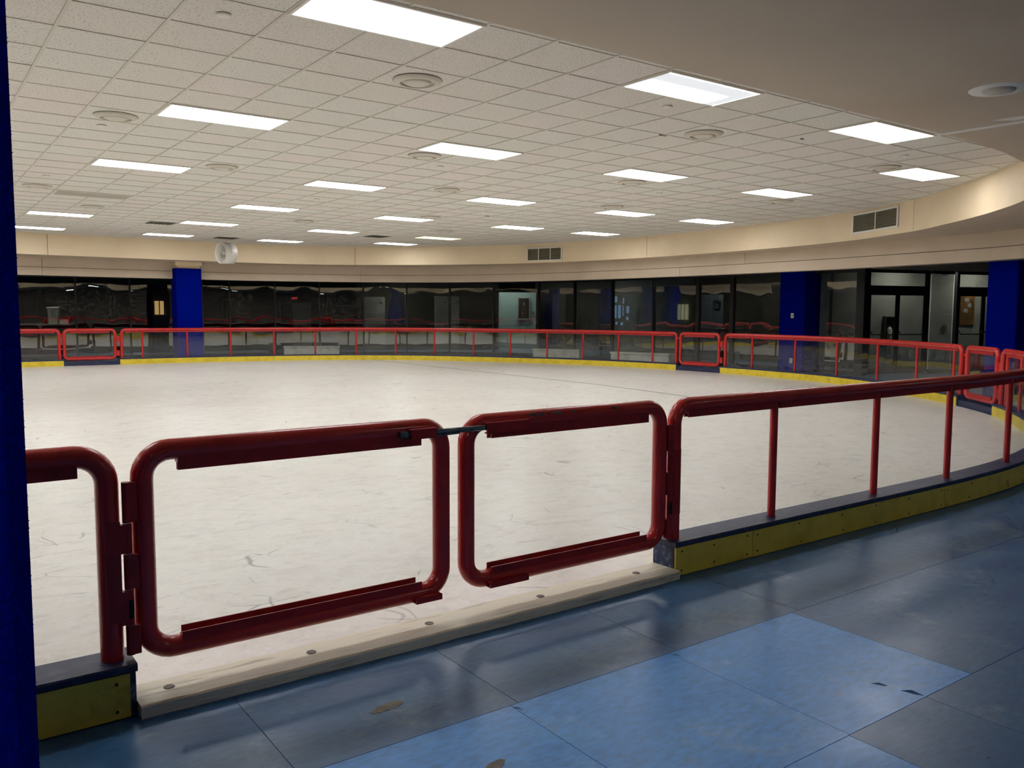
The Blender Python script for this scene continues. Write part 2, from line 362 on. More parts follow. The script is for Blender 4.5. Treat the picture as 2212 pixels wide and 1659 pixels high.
blob(-.72, -5.83, .075, .028, .15, 0, .0012, WORN, 'worn_patch', 3)
blob(-.62, -6.43, .05, .022, .35, 0, .0012, WORN, 'worn_patch', 4)
TORN = mat('torn_rubber', (40, 86, 134), rough=.6)
def shard(pts, z):
    n = len(pts); mb = MB(); mb.add([(x, y, 0) for x, y in pts] + [(x, y, z if k == 1 else .0008) for k, (x, y) in enumerate(pts)], [tuple(range(n, 2 * n))] + [(k, (k + 1) % n, n + (k + 1) % n, n + k) for k in range(n)])
    mb.build('torn_flap', TORN, floor)
shard([(1.035, -6.815), (1.062, -6.835), (1.07, -6.868), (1.058, -6.862)], .004)
shard([(1.075, -6.925), (1.10, -6.955), (1.105, -7.005), (1.085, -6.975)], .007)
shard([(.572, -6.115), (.588, -6.13), (.592, -6.16), (.582, -6.14)], .002)
shard([(-.322, -6.115), (-.305, -6.13), (-.302, -6.16), (-.312, -6.14)], .002)

wn = MB().box(XL, YN - .2, 0, XR, YN, ZS).build('wall_near', BEAMM); tag(wn, kind='structure')
wl = MB().box(XL - .2, YN, 0, XL, YF, ZS).build('wall_left', BEAMM); tag(wl, kind='structure')
wr = MB().box(XR, YN, 0, XR + .2, YF, ZS).build('wall_right', LOBW); tag(wr, kind='structure')
wf = MB().box(XL, YF, 0, XR, YF + .2, ZS).build('wall_far', LOBD); tag(wf, kind='structure')

ceil = MB().box(XL, YN, 3.75, XR, YF, 3.85).build('ceiling', WHITE); tag(ceil, kind='structure')
# lowered plaster ceiling round the rink opening, 0.12 m thick
def ring_mesh(path, z0, z1):
    mb = MB(); pts = []; n = 240
    for k in range(n): pts.append(path.pt(path.len * k / n))
    def out(q):
        c = Vector((0, 6)); d = Vector((q.x, q.y)) - c
        t = min((XR - c.x) / d.x if d.x > 0 else (XL - c.x) / d.x if d.x < 0 else 1e9, (YF - c.y) / d.y if d.y > 0 else (YN - c.y) / d.y if d.y < 0 else 1e9)
        return c + d * t
    o = [out(q) for q in pts]
    vs = [(q.x, q.y, z0) for q in pts] + [(q.x, q.y, z0) for q in o]
    fs = [(k, (k + 1) % n, n + (k + 1) % n, n + k) for k in range(n)]
    mb.add(vs, fs)
    # fill the four rectangle corners
    for cx, cy in ((XL, YN), (XR, YN), (XR, YF), (XL, YF)):
        best = None
        for k in range(n):
            a, b = o[k], o[(k + 1) % n]
            if abs(a.x - b.x) > 1e-6 and abs(a.y - b.y) > 1e-6:
                if (a - Vector((cx, cy))).length + (b - Vector((cx, cy))).length < 4: best = (a, b)
        if best: mb.add([(best[0].x, best[0].y, z0), (cx, cy, z0), (best[1].x, best[1].y, z0)], [(0, 1, 2)])
    return mb
ring_mesh(OVAL, ZS - .006, ZS + .1).build('soffit', SOFF, ceil)
# white repair streak on the plaster and the ragged touch-up beside it
def flat(name, pts, z0, z1, m, parent):
    n = len(pts); mb = MB(); mb.add([(x, y, z0) for x, y in pts] + [(x, y, z1) for x, y in pts], [tuple(reversed(range(n))), tuple(range(n, 2 * n))] + [(k, (k + 1) % n, n + (k + 1) % n, n + k) for k in range(n)])
    return mb.build(name, m, parent)
flat('repair_patch', [(4.70, -5.06), (4.745, -5.69), (4.76, -6.3), (4.66, -6.3), (4.655, -5.7), (4.62, -5.06)], ZS - .010, ZS - .0062, PATCHM, ceil)
flat('repair_patch', [(4.47, -5.57), (4.6, -5.68), (4.6, -6.2), (4.48, -6.2), (4.49, -5.8)], ZS - .010, ZS - .0062, PATCHM, ceil)

# fascia round the opening, in plaster panels with open joints
fascia = empty('trim_1', kind='structure')
marks = []
def near_s(path, x, y): return min((((path.p[i] - Vector((x, y))).length, path.s[i]) for i in range(len(path.p))))[1]
for x, y in [(4.6, -5.04), (9.4, -3.7), (12.3, -.66), (13.79, 7.4), (9.39, 15.69), (1.05, 16.64), (-7, 16.6), (-13.7, 7), (-9.5, -3.6), (-3, -5.04)]: marks.append(near_s(OVAL, x, y))
marks = sorted(marks); marks = marks + [marks[0] + OVAL.len]
for a, b in zip(marks, marks[1:]):
    mb = MB()
    if b > OVAL.len:
        sweep(mb, OVAL, a + .006, OVAL.len, rect(0, .1, ZS - .004, 3.7)); sweep(mb, OVAL, 0, b - OVAL.len - .006, rect(0, .1, ZS - .004, 3.7))
    else: sweep(mb, OVAL, a + .006, b - .006, rect(0, .1, ZS - .004, 3.7))
    mb.build('fascia_panel', CREAM, fascia)
mb = MB(); sweep(mb, OVAL, 0, OVAL.len, rect(.03, .09, ZS + .003, 3.7)); mb.build('fascia_backing', GAP, fascia)
# beam hung under the soffit
beam = empty('trim_2', kind='structure')
bm_ = [0] + [near_s(BEAM, x, y) for x, y in [(.99, 18.03), (10.16, 16.81), (14.58, 4.59), (13.81, -1.5)]] + [BEAM.len]
for a, b in zip(bm_, bm_[1:]):
    mb = MB(); sweep(mb, BEAM, a + .005, b - .005, rect(0, .3, ZL + .012, ZS)); mb.build('beam_panel', BEAMM, beam)
b2 = [0] + [near_s(BEAM, x, y) for x, y in [(.99, 18.03), (10.16, 16.81), (14.59, 6.68), (13.81, -1.5)]] + [BEAM.len]
for a, b in zip(b2, b2[1:]):
    mb = MB(); sweep(mb, BEAM, a + .005, b - .005, rect(0, .3, ZB, ZL)); mb.build('beam_panel', BEAMM, beam)
mb = MB(); sweep(mb, BEAM, 0, BEAM.len, rect(.02, .28, ZB + .01, ZS)); mb.build('beam_core', GAP, beam)

# suspended tile ceiling
T = .61
def inside(x, y, grow=0.):
    P = OVAL.p; c = False; j = len(P) - 1
    for i in range(0, len(P), 1):
        a, b = P[i], P[j]
        if (a.y > y) != (b.y > y) and x < (b.x - a.x) * (y - a.y) / (b.y - a.y) + a.x: c = not c
        j = i
    return c
LIGHTS = [(0, -6), (0, 0), (0, 6), (0, 12), (0, 18), (0, 24), (5, -6), (5, 0), (5, 6), (5, 12), (5, 18), (5, 24), (10, -6), (10, 0), (10, 6), (10, 12), (10, 18), (10, 24),
          (15, -4), (15, 0), (15, 6), (15, 12), (15, 18), (15, 22), (19, 6), (19, 12)]
HIDDEN = [(c, r) for c in (-5, -10, -15) for r in (-6, 0, 6, 12, 18, 24) if not (c == -15 and r in (-6, 24))] + [(-20, 6), (-20, 12)]
VENTS = [(4, 19), (8, 24), (13, 19)]
DIFFS = [(2, -4), (-1, 1), (2, 5), (-1, 11), (5, 1), (8, 5), (8, -4), (11, 1), (17, 1), (14, -4), (14, 5), (1, 15), (8, 15), (14, 15), (11, 11)]
CAPS = [(-1, -5), (6, -5), (13, -5), (-1, 2), (6, 2), (13, 2), (-1, 9), (6, 9), (13, 9)]
used = set()
for c, r in LIGHTS + HIDDEN: used |= {(c, r), (c + 1, r)}
used |= set(VENTS)
FWv = Vector((FW.x, FW.y, FW.z)); Cv = Vector((CX, CY, CZ))
def project(p):
    d = Vector(p) - Cv; zf = d.dot(FWv)
    if zf < .1: return None
    return 1106 + F_PX * d.dot(RR) / zf, 829.5 - F_PX * d.dot(UU) / zf
cells = []
for i in range(-24, 24):
    for j in range(-9, 29):
        if (i, j) in used: continue
        if any(inside((i + a) * T, (j + b) * T) for a in (0, .5, 1) for b in (0, .5, 1)): cells.append((i, j))
def tile_mesh(m):
    h = T / 2 - .002; mb = MB().box(-h, -h, 0, h, h, .015); o = mb.build('ceiling_tile', m); return o
protos = [tile_mesh(m) for m in (TILEA, TILEB, TILEC)]
vis = []
for (i, j) in cells:
    q = project(((i + .5) * T, (j + .5) * T, ZC))
    if q and 20 < q[0] < 2230 and -60 < q[1] < 600: vis.append((hypot((i + .5) * T - CX, (j + .5) * T - CY), i, j))
vis.sort(); near = set((i, j) for _, i, j in vis[:300]); first = [True] * 3
rest = [MB(), MB(), MB()]
for (i, j) in cells:
    k = random.choice((0, 0, 1, 1, 2)); x, y = (i + .5) * T, (j + .5) * T; h = T / 2 - .002; dz = random.uniform(0, .002)
    if (i, j) in near:
        o = protos[k] if first[k] else bpy.data.objects.new('ceiling_tile', protos[k].data)
        if not first[k]: COL.objects.link(o)
        first[k] = False; o.location = (x, y, ZC + .003 + dz); o.parent = ceil
    else: rest[k].box(x - h, y - h, ZC + .003 + dz, x + h, y + h, ZC + .018)
for mb, m in zip(rest, (TILEA, TILEB, TILEC)): tag(mb.build('distant_ceiling_tiles', m, ceil), kind='stuff')
mb = MB()
for i in range(-24, 25):   # main runners
    ys = [j * T for j in range(-9, 30) if inside(i * T, j * T)]
    if ys: mb.box(i * T - .012, max(min(ys) - T, -5.1), ZC - .002, i * T + .012, max(ys) + .3, ZC + .003)
for j in range(-9, 30):
    xs = [i * T for i in range(-24, 25) if inside(i * T, j * T)]
    if xs: mb.box(min(xs) - .4, j * T - .008, ZC - .0015, max(xs) + .4, j * T + .008, ZC + .0035)
# cut the bars where lamps sit: lamps hang 4 mm below the grid instead
mb.build('ceiling_grid', GRID, ceil)

for x, y, a, b in ((4.88, -1.80, .05, .012), (6.30, -2.62, .02, .012), (7.85, 6.1, .06, .02)):
    MB().box(x - a, y - b, ZC - .0035, x + a, y + b, ZC + .004).build('tile_hole', DARK, ceil)
# ------------------------------------------------------------------ ceiling lights
def ordn(n): return ['first', 'second', 'third', 'fourth', 'fifth', 'sixth'][n]
COLN = {0: 'leftmost', 5: 'second', 10: 'third', 15: 'fourth', 19: 'rightmost short'}
def lamp(c, r, label, lens, group='rectangular light panels in the tiled ceiling'):
    x0, y0 = c * T, r * T; x1, y1 = x0 + 2 * T, y0 + T; z = ZC - .010
    e = empty('ceiling_light', ((x0 + x1) / 2, (y0 + y1) / 2, ZC), label, 'ceiling light', group)
    fr = MB(); g = .028
    fr.box(x0 + .004, y0 + .004, z, x1 - .004, y0 + g, ZC + .08).box(x0 + .004, y1 - g, z, x1 - .004, y1 - .004, ZC + .08)
    fr.box(x0 + .004, y0 + g, z, x0 + g, y1 - g, ZC + .08).box(x1 - g, y0 + g, z, x1 - .004, y1 - g, ZC + .08)
    fr.build('frame', WHITE, e)
    zl = z + .0015
    ln = MB(); ln.add([(x0 + g, y0 + g, zl), (x0 + g, y1 - g, zl), (x1 - g, y1 - g, zl), (x1 - g, y0 + g, zl)], [(0, 1, 2, 3)]); ln.build('lens', lens, e)
    return e
for c, r in LIGHTS:
    row = sorted(rr for cc, rr in LIGHTS if cc == c).index(r)
    if (c, r) == (0, 12): lb, ln = 'unlit grey rectangular ceiling panel at upper left, between two lit ones', LENSOFF
    elif (c, r) == (15, 18): lb, ln = 'dim yellowish rectangular ceiling light near the far ceiling edge', LENSY
    elif (c, r) == (5, -6): lb, ln = 'ceiling light with half-dark streaked lens at the plaster edge, upper centre', LENSB
    elif (c, r) == (0, -6): lb, ln = 'largest lit ceiling panel, cut by the top edge of the photo', LENS
    else: lb, ln = 'lit ceiling panel, %s from the camera in the %s column of panels' % (ordn(row), COLN[c]), LENS
    lamp(c, r, lb, ln)
for c, r in HIDDEN: lamp(c, r, 'lit ceiling panel left of the view behind the blue carpeted pillar', LENS, 'ceiling panels outside the view')

# unseen fill lamps added over the walkway, the second stronger for the near pillar
LENSW = emis('walkway_fill_lens', (244, 249, 255), WALK_FILL); LENSW2 = emis('walkway_fill_lens_bright', (244, 249, 255), WALK_FILL * 1.6)
for n, (x, y) in enumerate([(-5.5, -10.6), (-2.9, -9.7), (3.0, -10.9), (7.5, -10.2), (12, -9)]):
    e = empty('walkway_fill', (x, y, ZS), 'added square fill light over the walkway behind the camera', 'ceiling light', 'added walkway fill lights behind the camera')
    MB().box(x - .33, y - .33, ZS - .012, x + .33, y + .33, ZS).build('frame', WHITE, e)
    MB().add([(x - .3, y - .3, ZS - .016), (x - .3, y + .3, ZS - .016), (x + .3, y + .3, ZS - .016), (x + .3, y - .3, ZS - .016)], [(0, 1, 2, 3)]).build('lens', LENSW2 if n == 1 else LENSW, e)

# ------------------------------------------------------------------ diffusers, caps, vents
DLAB = ['stepped round white ceiling diffuser nearest the largest light panel', 'plain round ceiling speaker near the pillar, left of the second light panel',
        'round ceiling diffuser in the gap between the third leftmost and second column lights', 'flat round ceiling diffuser closest to the blue pillar edge, above the unlit panel',
        'round ceiling diffuser touching the left corner of the upper centre light', 'round ceiling diffuser at upper centre, one row beyond the centre light',
        'round ceiling diffuser below the streaked light, upper centre right', 'round ceiling diffuser just below the second light of the third column',
        'faint round ceiling diffuser below the far right small light', 'round ceiling diffuser touching the left corner of the rightmost light',
        'faint round ceiling diffuser above the right of the two middle far lights', 'faint round ceiling diffuser between the unlit panel and far left light',
        'faint round ceiling diffuser at far centre left, below the second column lights', 'farthest round ceiling diffuser near the yellowish light', 'faint round ceiling diffuser at far centre, above the middle far lights']
CLAB = ['sprinkler cap nearest the camera, left of the largest light', 'sprinkler cap under the streaked light, upper centre right', 'sprinkler cap below the large right light', 'sprinkler cap below the plain round speaker at upper left',
        'sprinkler cap below the upper centre light', 'sprinkler cap right of the second light of the third column', 'sprinkler cap at far left above the flat round diffuser', 'sprinkler cap at middle left, below the second column light', 'sprinkler cap at far centre right']
for n, (i, j) in enumerate(DIFFS):
    x, y = (i + .5) * T, (j + .5) * T
    lb = DLAB[n]
    e = empty('ceiling_diffuser', (x, y, ZC), lb, 'ceiling diffuser', 'round diffusers in the tiled ceiling')
    MB().lathe((x, y, ZC - .002), [(0.001, -.012), (.205, -.012), (.215, 0), (.2, .004)], 32).build('outer_ring', DIFFM, e)
    MB().lathe((x, y, ZC - .016), [(.19, 0), (.165, -.014), (.15, -.014), (.15, .0)], 32).build('middle_ring', DIFFM, e)
    MB().lathe((x, y, ZC - .018), [(.001, -.02), (.09, -.02), (.12, -.008), (.12, .002)], 28).build('core', DIFFM, e)
for n, (i, j) in enumerate(CAPS):
    x, y = (i + .45) * T, (j + .45) * T
    MBo = MB().lathe((x, y, ZC), [(.001, -.012), (.045, -.012), (.05, -.006), (.05, 0)], 20)
    o = MBo.build('sprinkler_cap', WHITE, loc=(x, y, ZC)); tag(o, 'small white ' + CLAB[n], 'sprinkler cap', 'sprinkler caps in the ceiling')
for n, (i, j) in enumerate(VENTS):
    x0, y0 = i * T, j * T
    e = empty('ceiling_vent', (x0 + T / 2, y0 + T / 2, ZC), ['dark square ceiling vent left of a light, far left of centre', 'dark square ceiling vent above the round fan', 'dark square ceiling vent right of centre near the far ceiling edge'][n], 'vent', 'dark vents in the far ceiling')
    MB().box(x0 + .01, y0 + .01, ZC - .004, x0 + T - .01, y0 + T - .01, ZC + .004).build('frame', DGREY, e)
    for k in range(6): MB().box(x0 + .05 + k * .088, y0 + .04, ZC - .01, x0 + .08 + k * .088, y0 + T - .04, ZC - .004).build('slat', LOBD, e)

# round diffuser on the plaster by the camera's right
e = empty('soffit_diffuser', (3.6, -6.02, ZS), 'large round pale diffuser in the brown plaster ceiling, upper right', 'ceiling diffuser')
MB().lathe((3.6, -6.02, ZS), [(.001, -.012), (.17, -.012), (.185, 0)], 36).build('outer_ring', PATCHM, e)
MB().lathe((3.6, -6.02, ZS - .012), [(.001, -.012), (.09, -.012), (.1, 0)], 30).build('core', DIFFM, e)

# grilles in the fascia
def grille(xa, ya, xb, yb, z0, z1, nsec, label):
    sa, sb = near_s(OVAL, xa, ya), near_s(OVAL, xb, yb)
    if sa > sb: sa, sb = sb, sa
    m = (sa + sb) / 2; c = OVAL.pt(m, 0, z0)
    e = empty('air_grille', c, label, 'air grille', 'air grilles in the cream fascia')
    mb = MB(); sweep(mb, OVAL, sa, sb, rect(-.012, .02, z0 + .03, z1 - .03), .1); mb.build('dark_back', LOBD, e)
    fr = MB(); t = .035
    sweep(fr, OVAL, sa, sb, rect(-.03, 0, z0, z0 + t), .1); sweep(fr, OVAL, sa, sb, rect(-.03, 0, z1 - t, z1), .1)
    sweep(fr, OVAL, sa, sa + t, rect(-.03, 0, z0 + t, z1 - t)); sweep(fr, OVAL, sb - t, sb, rect(-.03, 0, z0 + t, z1 - t))
    for k in range(1, nsec):
        q = sa + (sb - sa) * k / nsec; sweep(fr, OVAL, q - .01, q + .01, rect(-.028, 0, z0 + t, z1 - t))
    fr.build('frame', WHITE, e)
    n = 9
    for k in range(n):
        z = z0 + t + (z1 - z0 - 2 * t) * (k + .5) / n
        sl = MB(); sweep(sl, OVAL, sa + t, sb - t, [(-.024, z - .018), (-.020, z - .021), (-.012, z + .006), (-.016, z + .009)], .15); sl.build('louvre', DGREY, e)
grille(12.91, 11.51, 13.35, 10.35, 3.04, 3.44, 3, 'three-section air grille in the cream fascia, right of centre')
grille(13.2, 1.06, 12.55, -.27, 3.11, 3.5, 2, 'two-section air grille in the cream fascia at the right')

# ------------------------------------------------------------------ ice
def poly_fan(path, off, z, n=200):
    pts = [path.pt(path.len * k / n, off, z) for k in range(n)]
    mb = MB(); mb.add([(0, 6, z)] + pts, [(0, k + 1, (k + 1) % n + 1) for k in range(n)]); return mb
ice = poly_fan(FEN, -.101, .03).build('ice_sheet', ICE); tag(ice, 'white scratched ice surface filling the oval rink', 'ice', kind='stuff')
flat('painted_line', [(9.83, 15.6), (9.76, 10.0), (9.68, 4.5), (9.40, 2.2), (8.9, -.3), (8.94, -.3), (9.44, 2.2), (9.72, 4.5), (9.80, 10.0), (9.87, 15.6)], .0305, .032, LINEM, ice)

# ------------------------------------------------------------------ kerbs and fences
def kerb(a, b, label, loc, inner_marks=(), outer_marks=(), screws=True):
    """navy kerb with yellow kick panels on both faces; a,b are arc lengths on FEN"""
    c = FEN.pt((a + b) / 2 if b - a < 30 else a, 0, 0)
    e = empty('rink_kerb', c, label, 'kerb', 'navy and yellow kerbs round the ice')
    mb = MB(); sweep(mb, FEN, a, b, [(-.085, 0), (.082, 0), (.082, .178), (-.085, .178)], .3); mb.build('kerb_core', NAVYEND, e)
    mb = MB(); sweep(mb, FEN, a - .004, b + .004, [(-.1, .176), (.098, .176), (.102, .182), (.102, .2), (.096, .207), (-.094, .207), (-.1, .2)], .25); mb.build('kerb_cap', NAVY, e)
    for off0, off1, zt, marks_, m, nm in ((.082, .098, .174, outer_marks, YEL, 'kick_panel'), (-.1, -.085, .172, inner_marks, YELIN, 'inner_kick_panel')):
        ms = list(marks_) or [a + .02 + (b - a - .04) * k / max(1, round((b - a) / 2.44)) for k in range(max(1, round((b - a) / 2.44)) + 1)]
        sc = MB()
        for p, q in zip(ms, ms[1:]):
            mb = MB(); sweep(mb, FEN, p + .002, q - .002, rect(off0, off1, .004 if off0 > 0 else .02, zt), .3); mb.build(nm, m, e)
            if screws and off0 > 0:
                n = max(2, int((q - p) / .4)); rnd = random.Random(int(p * 100))
                for k in range(n + 1):
                    for z in (.03, .148):
                        d = p + .05 + (q - p - .1) * k / n + rnd.uniform(-.03, .03) * (0 < k < n); pt, nn = FEN.at(d)
                        zz = z + rnd.uniform(-.008, .008)
                        sc.lathe((pt.x + nn.x * off1, pt.y + nn.y * off1, zz), [(.001, .0014), (.006, .0012), (.0075, -.001)], 8, axis=(nn.x, nn.y, 0))
        if sc.v: tag(sc.build('screws', DARK, e), kind='stuff')
    return e

RT = .0425   # rail tube radius
ZR = 1.048 - RT
def rail_path(a, b, rb=.11, zf=.2):
    pts = []
    pts.append(FEN.pt(a, 0, zf)); pts.append(FEN.pt(a, 0, ZR - rb))
    for k in range(1, 8):
        t = pi / 2 * k / 8; pts.append(FEN.pt(a + rb * (1 - cos(t)), 0, ZR - rb + rb * sin(t)))
    for d in FEN.samples(a + rb, b - rb, .2): pts.append(FEN.pt(d, 0, ZR))
    for k in range(7, 0, -1):
        t = pi / 2 * k / 8; pts.append(FEN.pt(b - rb * (1 - cos(t)), 0, ZR - rb + rb * sin(t)))
    pts.append(FEN.pt(b, 0, ZR - rb)); pts.append(FEN.pt(b, 0, zf))
    return pts
def fence(a, b, posts, label, n=14, nchan=True):
    e = empty('rink_fence', FEN.pt(a, 0, .207), label, 'fence', 'red pipe fences with glass round the ice')
    MB().tube(rail_path(a, b), RT, n).build('handrail', RED, e)
    ends = [a] + list(posts) + [b]
    for d in posts: MB().tube([FEN.pt(d, 0, .2), FEN.pt(d, 0, ZR - .02)], .0265, 12).build('post', RED, e)
    for k, (p, q) in enumerate(zip(ends, ends[1:])):
        g0 = RT if k == 0 else .024; g1 = RT if k == len(ends) - 2 else .024
        if q - p < .2: continue
        mb = MB(); sweep(mb, FEN, p + g0 - .01, q - g1 + .01, rect(-.004, .004, .205, ZR - .035), .3); mb.build('glass_pane', GLASS, e)
        i0 = .1 if k == 0 else .03; i1 = .1 if k == len(ends) - 2 else .03
        mb = MB(); sweep(mb, FEN, p + i0, q - i1, [(-.018, ZR - .03), (.02, ZR - .03), (.02, ZR - .078), (.013, ZR - .078), (.013, ZR - .055), (-.012, ZR - .055), (-.012, ZR - .078), (-.018, ZR - .078)], .3); mb.build('glazing_channel', REDFLAT, e)
    return e
o_ = S0
near_posts = [x - o_ for x in (5.93, 7.14, 8.22, 9.43)]
rp = near_posts + [near_posts[-1] + 1.2 * k for k in range(1, 5)]
XRE = 1.49        # near right end post
gate3 = (15.25 - o_ - .05, 16.62 - o_)  # arc lengths of the gate at right
fence(XRE, 15.17 - o_, [s for s in rp if s < 14.3 - o_] + [14.97 - o_ - .0], 'dark red pipe fence with glass running from the near double gate to the right')
far_r = [16.96, 18.25, 19.68, 21.05, 22.35, 23.68]
fence(16.70 - o_, 24.52 - o_, [x - o_ for x in far_r], 'bright red pipe fence with glass on the right far side, between two gates')
far_c = [26.89, 28.03, 29.19, 30.36, 31.57, 32.8, 34.1, 35.36, 36.61, 37.87, 39.12, 40.39, 41.63, 42.86]
fence(26.1 - o_, 43.41 - o_, [x - o_ for x in far_c], 'longest bright red pipe fence with glass, along the far side of the ice')
end_l = FEN.len - 1.60
nl = int((end_l - (44.98 - o_)) / 1.25); lp = [44.98 - o_ + 1.25 * k for k in range(1, nl + 1) if 44.98 - o_ + 1.25 * k < end_l - .8]
fence(44.98 - o_, end_l, lp, 'red pipe fence with glass curving from far left round to the near left post')
kerb(1.42, 15.27 - o_, 'near kerb of yellow panels under navy cap, right of the double gate', None, outer_marks=[1.422, 2.12, 4.51, 6.95, 9.4, 11.75])
kerb(16.62 - o_, 24.62 - o_, 'kerb under the right far fence with bright yellow ice-side face', None)
kerb(26.02 - o_, 43.5 - o_, 'long yellow and navy kerb along the far side of the ice', None, inner_marks=[26.04 - o_ + 2.495 * k for k in range(8)][:8] and [26.04 - o_, 28.9 - o_, 31.4 - o_, 33.9 - o_, 36.4 - o_, 38.9 - o_, 41.2 - o_, 43.48 - o_])
kl = FEN.len - 1.535
kerb(44.88 - o_, kl, 'kerb under the left fence, its near end beside the white threshold', None, outer_marks=[44.9 - o_ + (kl - .022 - 44.9 + o_) * k / 22 for k in range(23)])

def gate(p0, p1, label, n=16, z0=.165, z1=1.048, latch_side=None, far=False):
    """rounded rectangle of pipe between ground points p0 and p1 (outer edges)"""
    p0, p1 = Vector((p0[0], p0[1], 0)), Vector((p1[0], p1[1], 0)); ax = (p1 - p0).normalized(); L = (p1 - p0).length; ny = Vector((ax.y, -ax.x, 0))
    e = empty('rink_gate', (p0 + p1) / 2 + Vector((0, 0, z0)), label, 'gate', 'red pipe gates round the ice')
    r = RT; rb = .105; x0, x1, a0, a1 = r, L - r, z0 + r, z1 - r; pts = []
    for cx, cz, t0 in ((x1 - rb, a0 + rb, -pi / 2), (x1 - rb, a1 - rb, 0), (x0 + rb, a1 - rb, pi / 2), (x0 + rb, a0 + rb, pi)):
        for k in range(9):
            t = t0 + pi / 2 * k / 8; pts.append(p0 + ax * (cx + rb * cos(t)) + Vector((0, 0, cz + rb * sin(t))))
    MB().tube(pts, r, n, closed=True).build('frame', RED, e)
    # glass with rounded corners, slightly inside the pipe
    gp = []; gr = .075
    for cx, cz, t0 in ((x1 - r - gr + .012, a0 + r + gr - .012, -pi / 2), (x1 - r - gr + .012, a1 - r - gr + .012, 0), (x0 + r + gr - .012, a1 - r - gr + .012, pi / 2), (x0 + r + gr - .012, a0 + r + gr - .012, pi)):
        for k in range(7):
            t = t0 + pi / 2 * k / 6; gp.append((cx + gr * cos(t), cz + gr * sin(t)))
    m = len(gp); vs = [p0 + ax * x + ny * .004 + Vector((0, 0, z)) for x, z in gp] + [p0 + ax * x - ny * .004 + Vector((0, 0, z)) for x, z in gp]
    MB().add(vs, [tuple(range(m)), tuple(reversed(range(m, 2 * m)))] + [(k, m + k, m + (k + 1) % m, (k + 1) % m) for k in range(m)]).build('glass_pane', GLASS, e)
    for top in (True, False):
        mb = MB(); zc = a1 - r - .004 if top else a0 + r - .004; sg = -1 if top else 1
        for off in (.033, -.016):
            mb.obox(p0 + ax * (L / 2) + ny * off + Vector((0, 0, zc + sg * .004)), ax, ny, ZZ, L / 2 - .17 - (.008 if off < 0 else 0), .003, (.036 if off < 0 else .03) if top else (.03 if off < 0 else .02))
        mb.obox(p0 + ax * (L / 2) + Vector((0, 0, zc - sg * .012)) + ny * .008, ax, ny, ZZ, L / 2 - .172, .024, .018)
        mb.build('glazing_channel', REDFLAT, e)
    return e, p0, ax, ny, L
gl, *_ = gate((-1.517, -5.245), (-.079, -5.245), 'left leaf of the near double gate, dark red pipe with glass and sliding bolt', n=20)
gr_, *_ = gate((-.02, -5.245), (1.412, -5.245), 'right leaf of the near double gate, dark red pipe with chipped paint on top', n=20)
def leafpart(e, name, mb, m): return mb.build(name, m, e)
yf = -5.245 - RT
# sliding bolt across both leaves
mb = MB(); mb.tube([(-.36, yf - .012, .985), (.105, yf - .012, .985)], .0135, 12); leafpart(gl, 'sliding_bolt', mb, STEEL)
mb = MB(); mb.box(-.375, yf - .026, .972, -.335, yf + .002, 1.0); leafpart(gl, 'bolt_stop', mb, STEEL)
mb = MB(); mb.box(-.325, yf - .03, .962, -.185, yf + .01, .968).box(-.325, yf - .03, 1.002, -.185, yf + .016, 1.008).box(-.325, yf - .034, .962, -.185, yf - .028, 1.008); leafpart(gl, 'bolt_sleeve', mb, REDFLAT)
mb = MB(); mb.box(.1, yf - .034, .955, .36, yf - .006, .961).box(.1, yf - .034, 1.003, .36, yf + .012, 1.009).box(.1, yf - .036, .955, .36, yf - .03, 1.009); leafpart(gr_, 'bolt_sleeve', mb, REDFLAT)
mb = MB(); mb.tube([(-.18, yf - .02, .968), (-.06, yf - .026, .972)], .004, 8).tube([(-.06, yf - .026, .972), (-.045, yf - .02, .98), (-.06, yf - .02, .988), (-.18, yf - .02, .998)], .004, 8); leafpart(gl, 'bolt_handle', mb, STEEL)
# paint chips along the right leaf
rnd = random.Random(5)
for x, ln_ in ((.375, .12), (.52, .09), (.66, .03), (.95, .05)):
    mb = MB(); n = 12
    ang = radians(150)
    for k in range(n):
        x0 = x + ln_ * k / n; w_ = rnd.uniform(.003, .010) * sin(pi * (k + .5) / n) + .001
        vs = []
        for xx in (x0, x0 + ln_ / n):
            for a in (-w_, w_):
                t = radians(28) + a / RT; vs.append((xx, -5.245 - (RT + .0006) * cos(t), ZR + (RT + .0006) * sin(t)))
        mb.add(vs, [(0, 1, 3, 2)])
    mb.build('paint_chip', STEEL, gr_)
# lower stop brackets
mb = MB(); mb.box(-.3, yf - .03, .178, -.16, yf + .02, .183).box(-.3, yf - .03, .2, -.16, yf + .015, .205).box(-.3, yf - .032, .178, -.16, yf - .026, .205); leafpart(gl, 'lower_bracket', mb, REDFLAT)
mb = MB(); mb.box(.12, yf - .03, .176, .36, yf + .02, .181).box(.12, yf - .03, .2, .36, yf + .015, .205).box(.12, yf - .032, .176, .36, yf - .026, .205); leafpart(gr_, 'lower_bracket', mb, REDFLAT)
